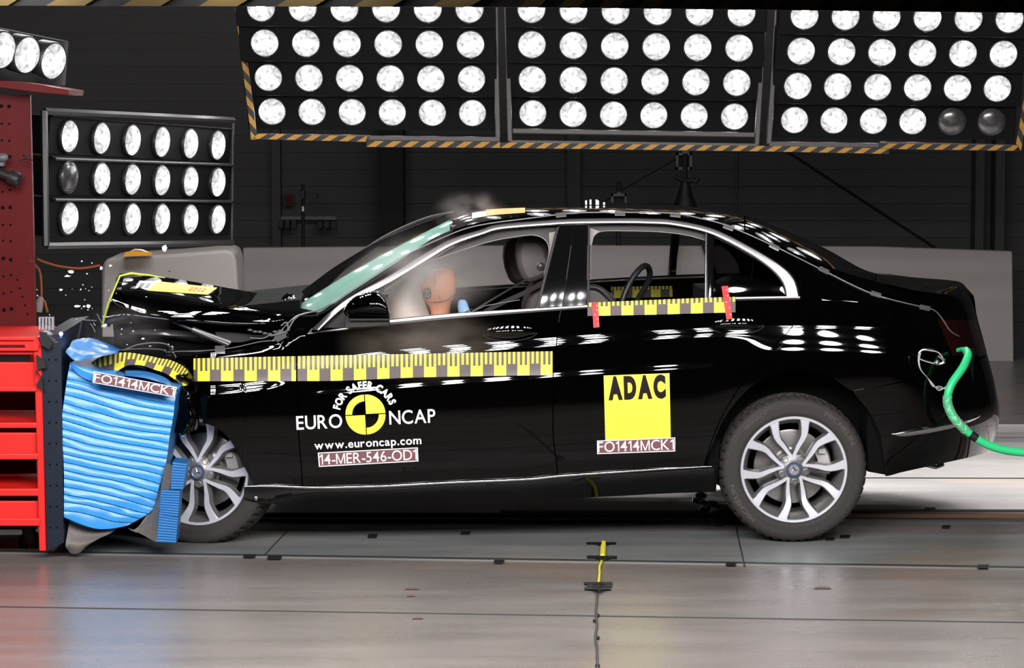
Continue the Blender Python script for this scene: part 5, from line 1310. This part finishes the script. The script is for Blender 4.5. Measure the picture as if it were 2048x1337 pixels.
for (u, v, w_, h_, lab) in ((745, 1073, 20, 8, 0), (931, 1067, 20, 6, 1), (499, 1113, 26, 5, 2), (549, 1116, 30, 6, 3), (998, 1124, 22, 6, 4), (1462, 1129, 22, 6, 5), (1438, 1050, 18, 4, 6), (1690, 1074, 22, 6, 7), (1660, 1079, 20, 5, 8), (1892, 1054, 18, 5, 9), (1966, 1134, 24, 7, 10), (1860, 1018, 24, 4, 11)):
    g = G(); c = [zf(u-w_/2, v+h_/2, .0065), zf(u+w_/2-2, v+h_/2, .0065), zf(u+w_/2, v-h_/2, .0065), zf(u-w_/2+2, v-h_/2, .0065)]; g.prism(c, Z*0.0015); o = recentre(build('floor_tape', g, 'black'))
    tag(o, 'black tape mark on the floor ' + ['below the front door, left one', 'under the front door, right one', 'left of the front floor joint', 'right of the front floor joint', 'at the track edge below the rear door', 'beside the rear floor joint', 'in front of the rear tyre', 'behind the rear tyre, diamond-shaped', 'behind the rear tyre, lower one', 'along the rail behind the car', 'at the track edge, lower right', 'on the pale floor behind the rear tyre'][lab], 'tape', 'black tape marks on the track')
for (u, v, w_, h_, lab) in ((824, 1178, 16, 3, 'curved brown scrap on the floor, upper one'), (822, 1192, 9, 3, 'small brown scrap on the floor below the curved one'), (1645, 1176, 18, 4, 'long brown oil spot on the floor below the rear tyre'), (836, 1237, 12, 3, 'brown smear on the floor joint below the front door')):
    g = G(); P_ = [zf(u + math.cos(a)*w_*(0.8+0.3*math.sin(3*a)), v + math.sin(a)*h_*(0.8+0.4*math.cos(2*a)), .003) for a in [2*PI*i/14 for i in range(14)]]; g.prism(P_, Z*0.0012); o = recentre(build('floor_scrap', g, 'stain')); tag(o, lab, 'scrap')

# ---------------------------------------------------------------- equipment along the back wall
def bgbox(g, u0, v0, u1, v1, y, dep, m=0):
    p = wpx(u0, v1, y); q = wpx(u1, v0, y); g.box(p, (q.x-p.x, 0, 0), (0, dep, 0), (0, 0, q.z-p.z), m)
fl = thing('tripod_floodlight', Vector((wpx(1368, 500, 9).x, 9, 0)), 'black framed floodlight on a tripod behind the car roof', 'floodlight')
g = G()
for (a, b, c, d_) in ((1352, 306, 1384, 311), (1352, 334, 1384, 340), (1352, 306, 1357, 340), (1379, 306, 1384, 340)): bgbox(g, a, b, c, d_, 9, 0.12)
bgbox(g, 1364, 301, 1378, 306, 9, 0.1); build('frame', g, 'equip', fl)
g = G(); bgbox(g, 1357, 311, 1379, 334, 9.03, 0.15); build('lamp_box', g, 'walldark', fl)
g = G(); bgbox(g, 1362, 340, 1380, 355, 9, .1); g.tube([wpx(1348, 354, 9), wpx(1368, 362, 9), wpx(1396, 362, 9)], .018, 8); g.tube([wpx(1390, 366, 9), wpx(1397, 356, 9)], .02, 8); build('head', g, 'black', fl)
g = G(); x = wpx(1370, 400, 9).x; g.tube([(x, 9, 1.62), (x, 9, 1.0)], .02, 8)
for a in (0, 2.1, 4.2): g.tube([(x, 9, 1.38), (x + .45*math.cos(a), 9 + .45*math.sin(a), 0)], .022, 8)
g.lathe([(0.03, 1.40), (0.06, 1.30), (0.10, 1.2), (0.0, 1.2)], Vector((x, 9, 0)), Z, Vector((1, 0, 0)), 14)
build('tripod', g, 'black', fl)
f2 = thing('floodlight', Vector((wpx(1238, 500, 9).x, 9, 0)), 'lower grey framed floodlight just above the car roof', 'floodlight')
g = G(); bgbox(g, 1222, 388, 1253, 393, 9, .1); bgbox(g, 1222, 388, 1227, 425, 9, .1); bgbox(g, 1249, 388, 1253, 425, 9, .1); bgbox(g, 1234, 383, 1242, 388, 9, .1); build('frame', g, 'equip', f2)
g = G(); bgbox(g, 1227, 393, 1249, 425, 9.03, .12); x = wpx(1238, 500, 9).x; g.tube([(x, 9.1, 1.4), (x, 9.1, 0)], .02, 8); g.tube([wpx(1238, 383, 9), wpx(1238, 373, 9)], .02, 8); build('lamp_box', g, 'walldark', f2)
g = G(); g.tube([wpx(1352, 317, 9.1), wpx(1246, 378, 9.1), wpx(1200, 408, 9.1)], .012, 6); o = recentre(build('slanted_rod', g, 'black')); tag(o, 'black slanted rod between the two floodlights', 'rod')
g = G(); g.tube([wpx(1570, 300, 11.17), wpx(1700, 385, 11.17), wpx(1872, 497, 11.17)], .012, 6); o = recentre(build('bracing_cable', g, 'black')); tag(o, 'black bracing cable slanting down the dark wall at right', 'cable')
st = thing('camera_stand', Vector((wpx(606, 500, 10).x, 10, 0)), 'thin black stand with a small camera in the dark at left', 'camera stand')
x = wpx(606, 400, 10).x; g = G(); g.tube([(x, 10, 1.36), (x, 10, 0)], .014, 8)
for a in (0.5, 2.6, 4.7): g.tube([(x, 10, .5), (x + .3*math.cos(a), 10 + .3*math.sin(a), 0)], .012, 6)
build('pole', g, 'black', st); g = G(); bgbox(g, 595, 382, 609, 398, 9.95, .12); bgbox(g, 612, 387, 634, 398, 9.95, .1); build('camera_body', g, 'black', st); g = G(); bgbox(g, 604, 413, 608, 423, 9.93, .02); build('clip', g, 'galv', st)
g = G(); bgbox(g, 568, 387, 588, 412, 11.1, .03, 0); bgbox(g, 571, 391, 585, 409, 11.09, .012, 1); o = recentre(build('wall_sign', g, ['black', 'reddark'])); tag(o, 'small dark red framed notice on the back wall', 'sign')
for i, (u0) in enumerate((557, 570, 583, 635, 649, 662)):
    g = G(); bgbox(g, u0, 443 if i > 2 else 440, u0+9, 457, 11.0, .08); o = recentre(build('wall_socket', g, 'black')); tag(o, 'black wall socket, %s of the %s-hand three on the back wall' % (('first', 'second', 'third')[i % 3], 'left' if i < 3 else 'right'), 'socket', 'black sockets on the back wall')
g = G(); bgbox(g, 556, 433, 672, 440, 11.08, .04); o = recentre(build('cable_duct', g, 'equip')); tag(o, 'grey cable duct above the sockets on the back wall', 'duct')

# ---------------------------------------------------------------- smoke from the airbag
def smoke(name, c, a, b, cc, dens, nscale, label, seed=0.0, col=(1.0, 0.90, 0.86), grp=None):
    g = G(); g.ell((0, 0, 0), (1, 0, 0), (0, 1, 0), (0, 0, 1), 24, 14)
    m = bpy.data.materials.new(name); m.use_nodes = True; n = m.node_tree; n.nodes.remove(n.nodes['Principled BSDF']); MAT[name + label[:6]] = m
    vs = n.nodes.new('ShaderNodeVolumeScatter'); vs.inputs['Color'].default_value = (*col, 1); vs.inputs['Anisotropy'].default_value = 0.1
    tc = n.nodes.new('ShaderNodeTexCoord'); le = n.nodes.new('ShaderNodeVectorMath'); le.operation = 'LENGTH'; n.links.new(tc.outputs['Object'], le.inputs[0])
    fo = n.nodes.new('ShaderNodeMapRange'); fo.interpolation_type = 'SMOOTHSTEP'; fo.inputs[1].default_value = 1.0; fo.inputs[2].default_value = 0.15; fo.inputs[3].default_value = 0; fo.inputs[4].default_value = 1; n.links.new(le.outputs['Value'], fo.inputs[0])
    mp = n.nodes.new('ShaderNodeMapping'); mp.inputs['Location'].default_value = (seed, seed*2, seed); n.links.new(tc.outputs['Object'], mp.inputs[0])
    nz = n.nodes.new('ShaderNodeTexNoise'); nz.inputs['Scale'].default_value = nscale; nz.inputs['Detail'].default_value = 4; n.links.new(mp.outputs[0], nz.inputs['Vector'])
    mr = n.nodes.new('ShaderNodeMapRange'); mr.inputs[1].default_value = 0.38; mr.inputs[2].default_value = 0.68; mr.inputs[3].default_value = 0.0; mr.inputs[4].default_value = dens; n.links.new(nz.outputs['Fac'], mr.inputs[0])
    mu = n.nodes.new('ShaderNodeMath'); mu.operation = 'MULTIPLY'; n.links.new(fo.outputs[0], mu.inputs[0]); n.links.new(mr.outputs[0], mu.inputs[1]); n.links.new(mu.outputs[0], vs.inputs['Density'])
    n.links.new(vs.outputs[0], n.nodes['Material Output'].inputs['Volume'])
    o = build(name, g, name + label[:6], sharp=0); o.location = c; o.scale = (a, b, cc); tag(o, label, 'smoke', grp); o['kind'] = 'stuff'; return o
smoke('smoke', pt(850, 550, 0.12), 0.37, 0.20, 0.22, 8.5, 1.7, 'pale pinkish smoke filling the front side window around the dummy', 1.0)
smoke('smoke', pt(850, 690, -0.10), 0.42, 0.10, 0.20, 6.0, 2.0, 'thin brown haze drifting in front of the door below the mirror', 4.0, (0.9, 0.75, 0.68))
smoke('smoke', pt(940, 425, 0.4), 0.20, 0.2, 0.12, 2.0, 2.2, 'faint wisp of smoke rising over the car roof', 2.5)
smoke('dust', pt(255, 660, -0.1), 0.22, 0.2, 0.14, 0.9, 3.0, 'grey dust cloud over the crushed wing beside the bonnet', 7.0)
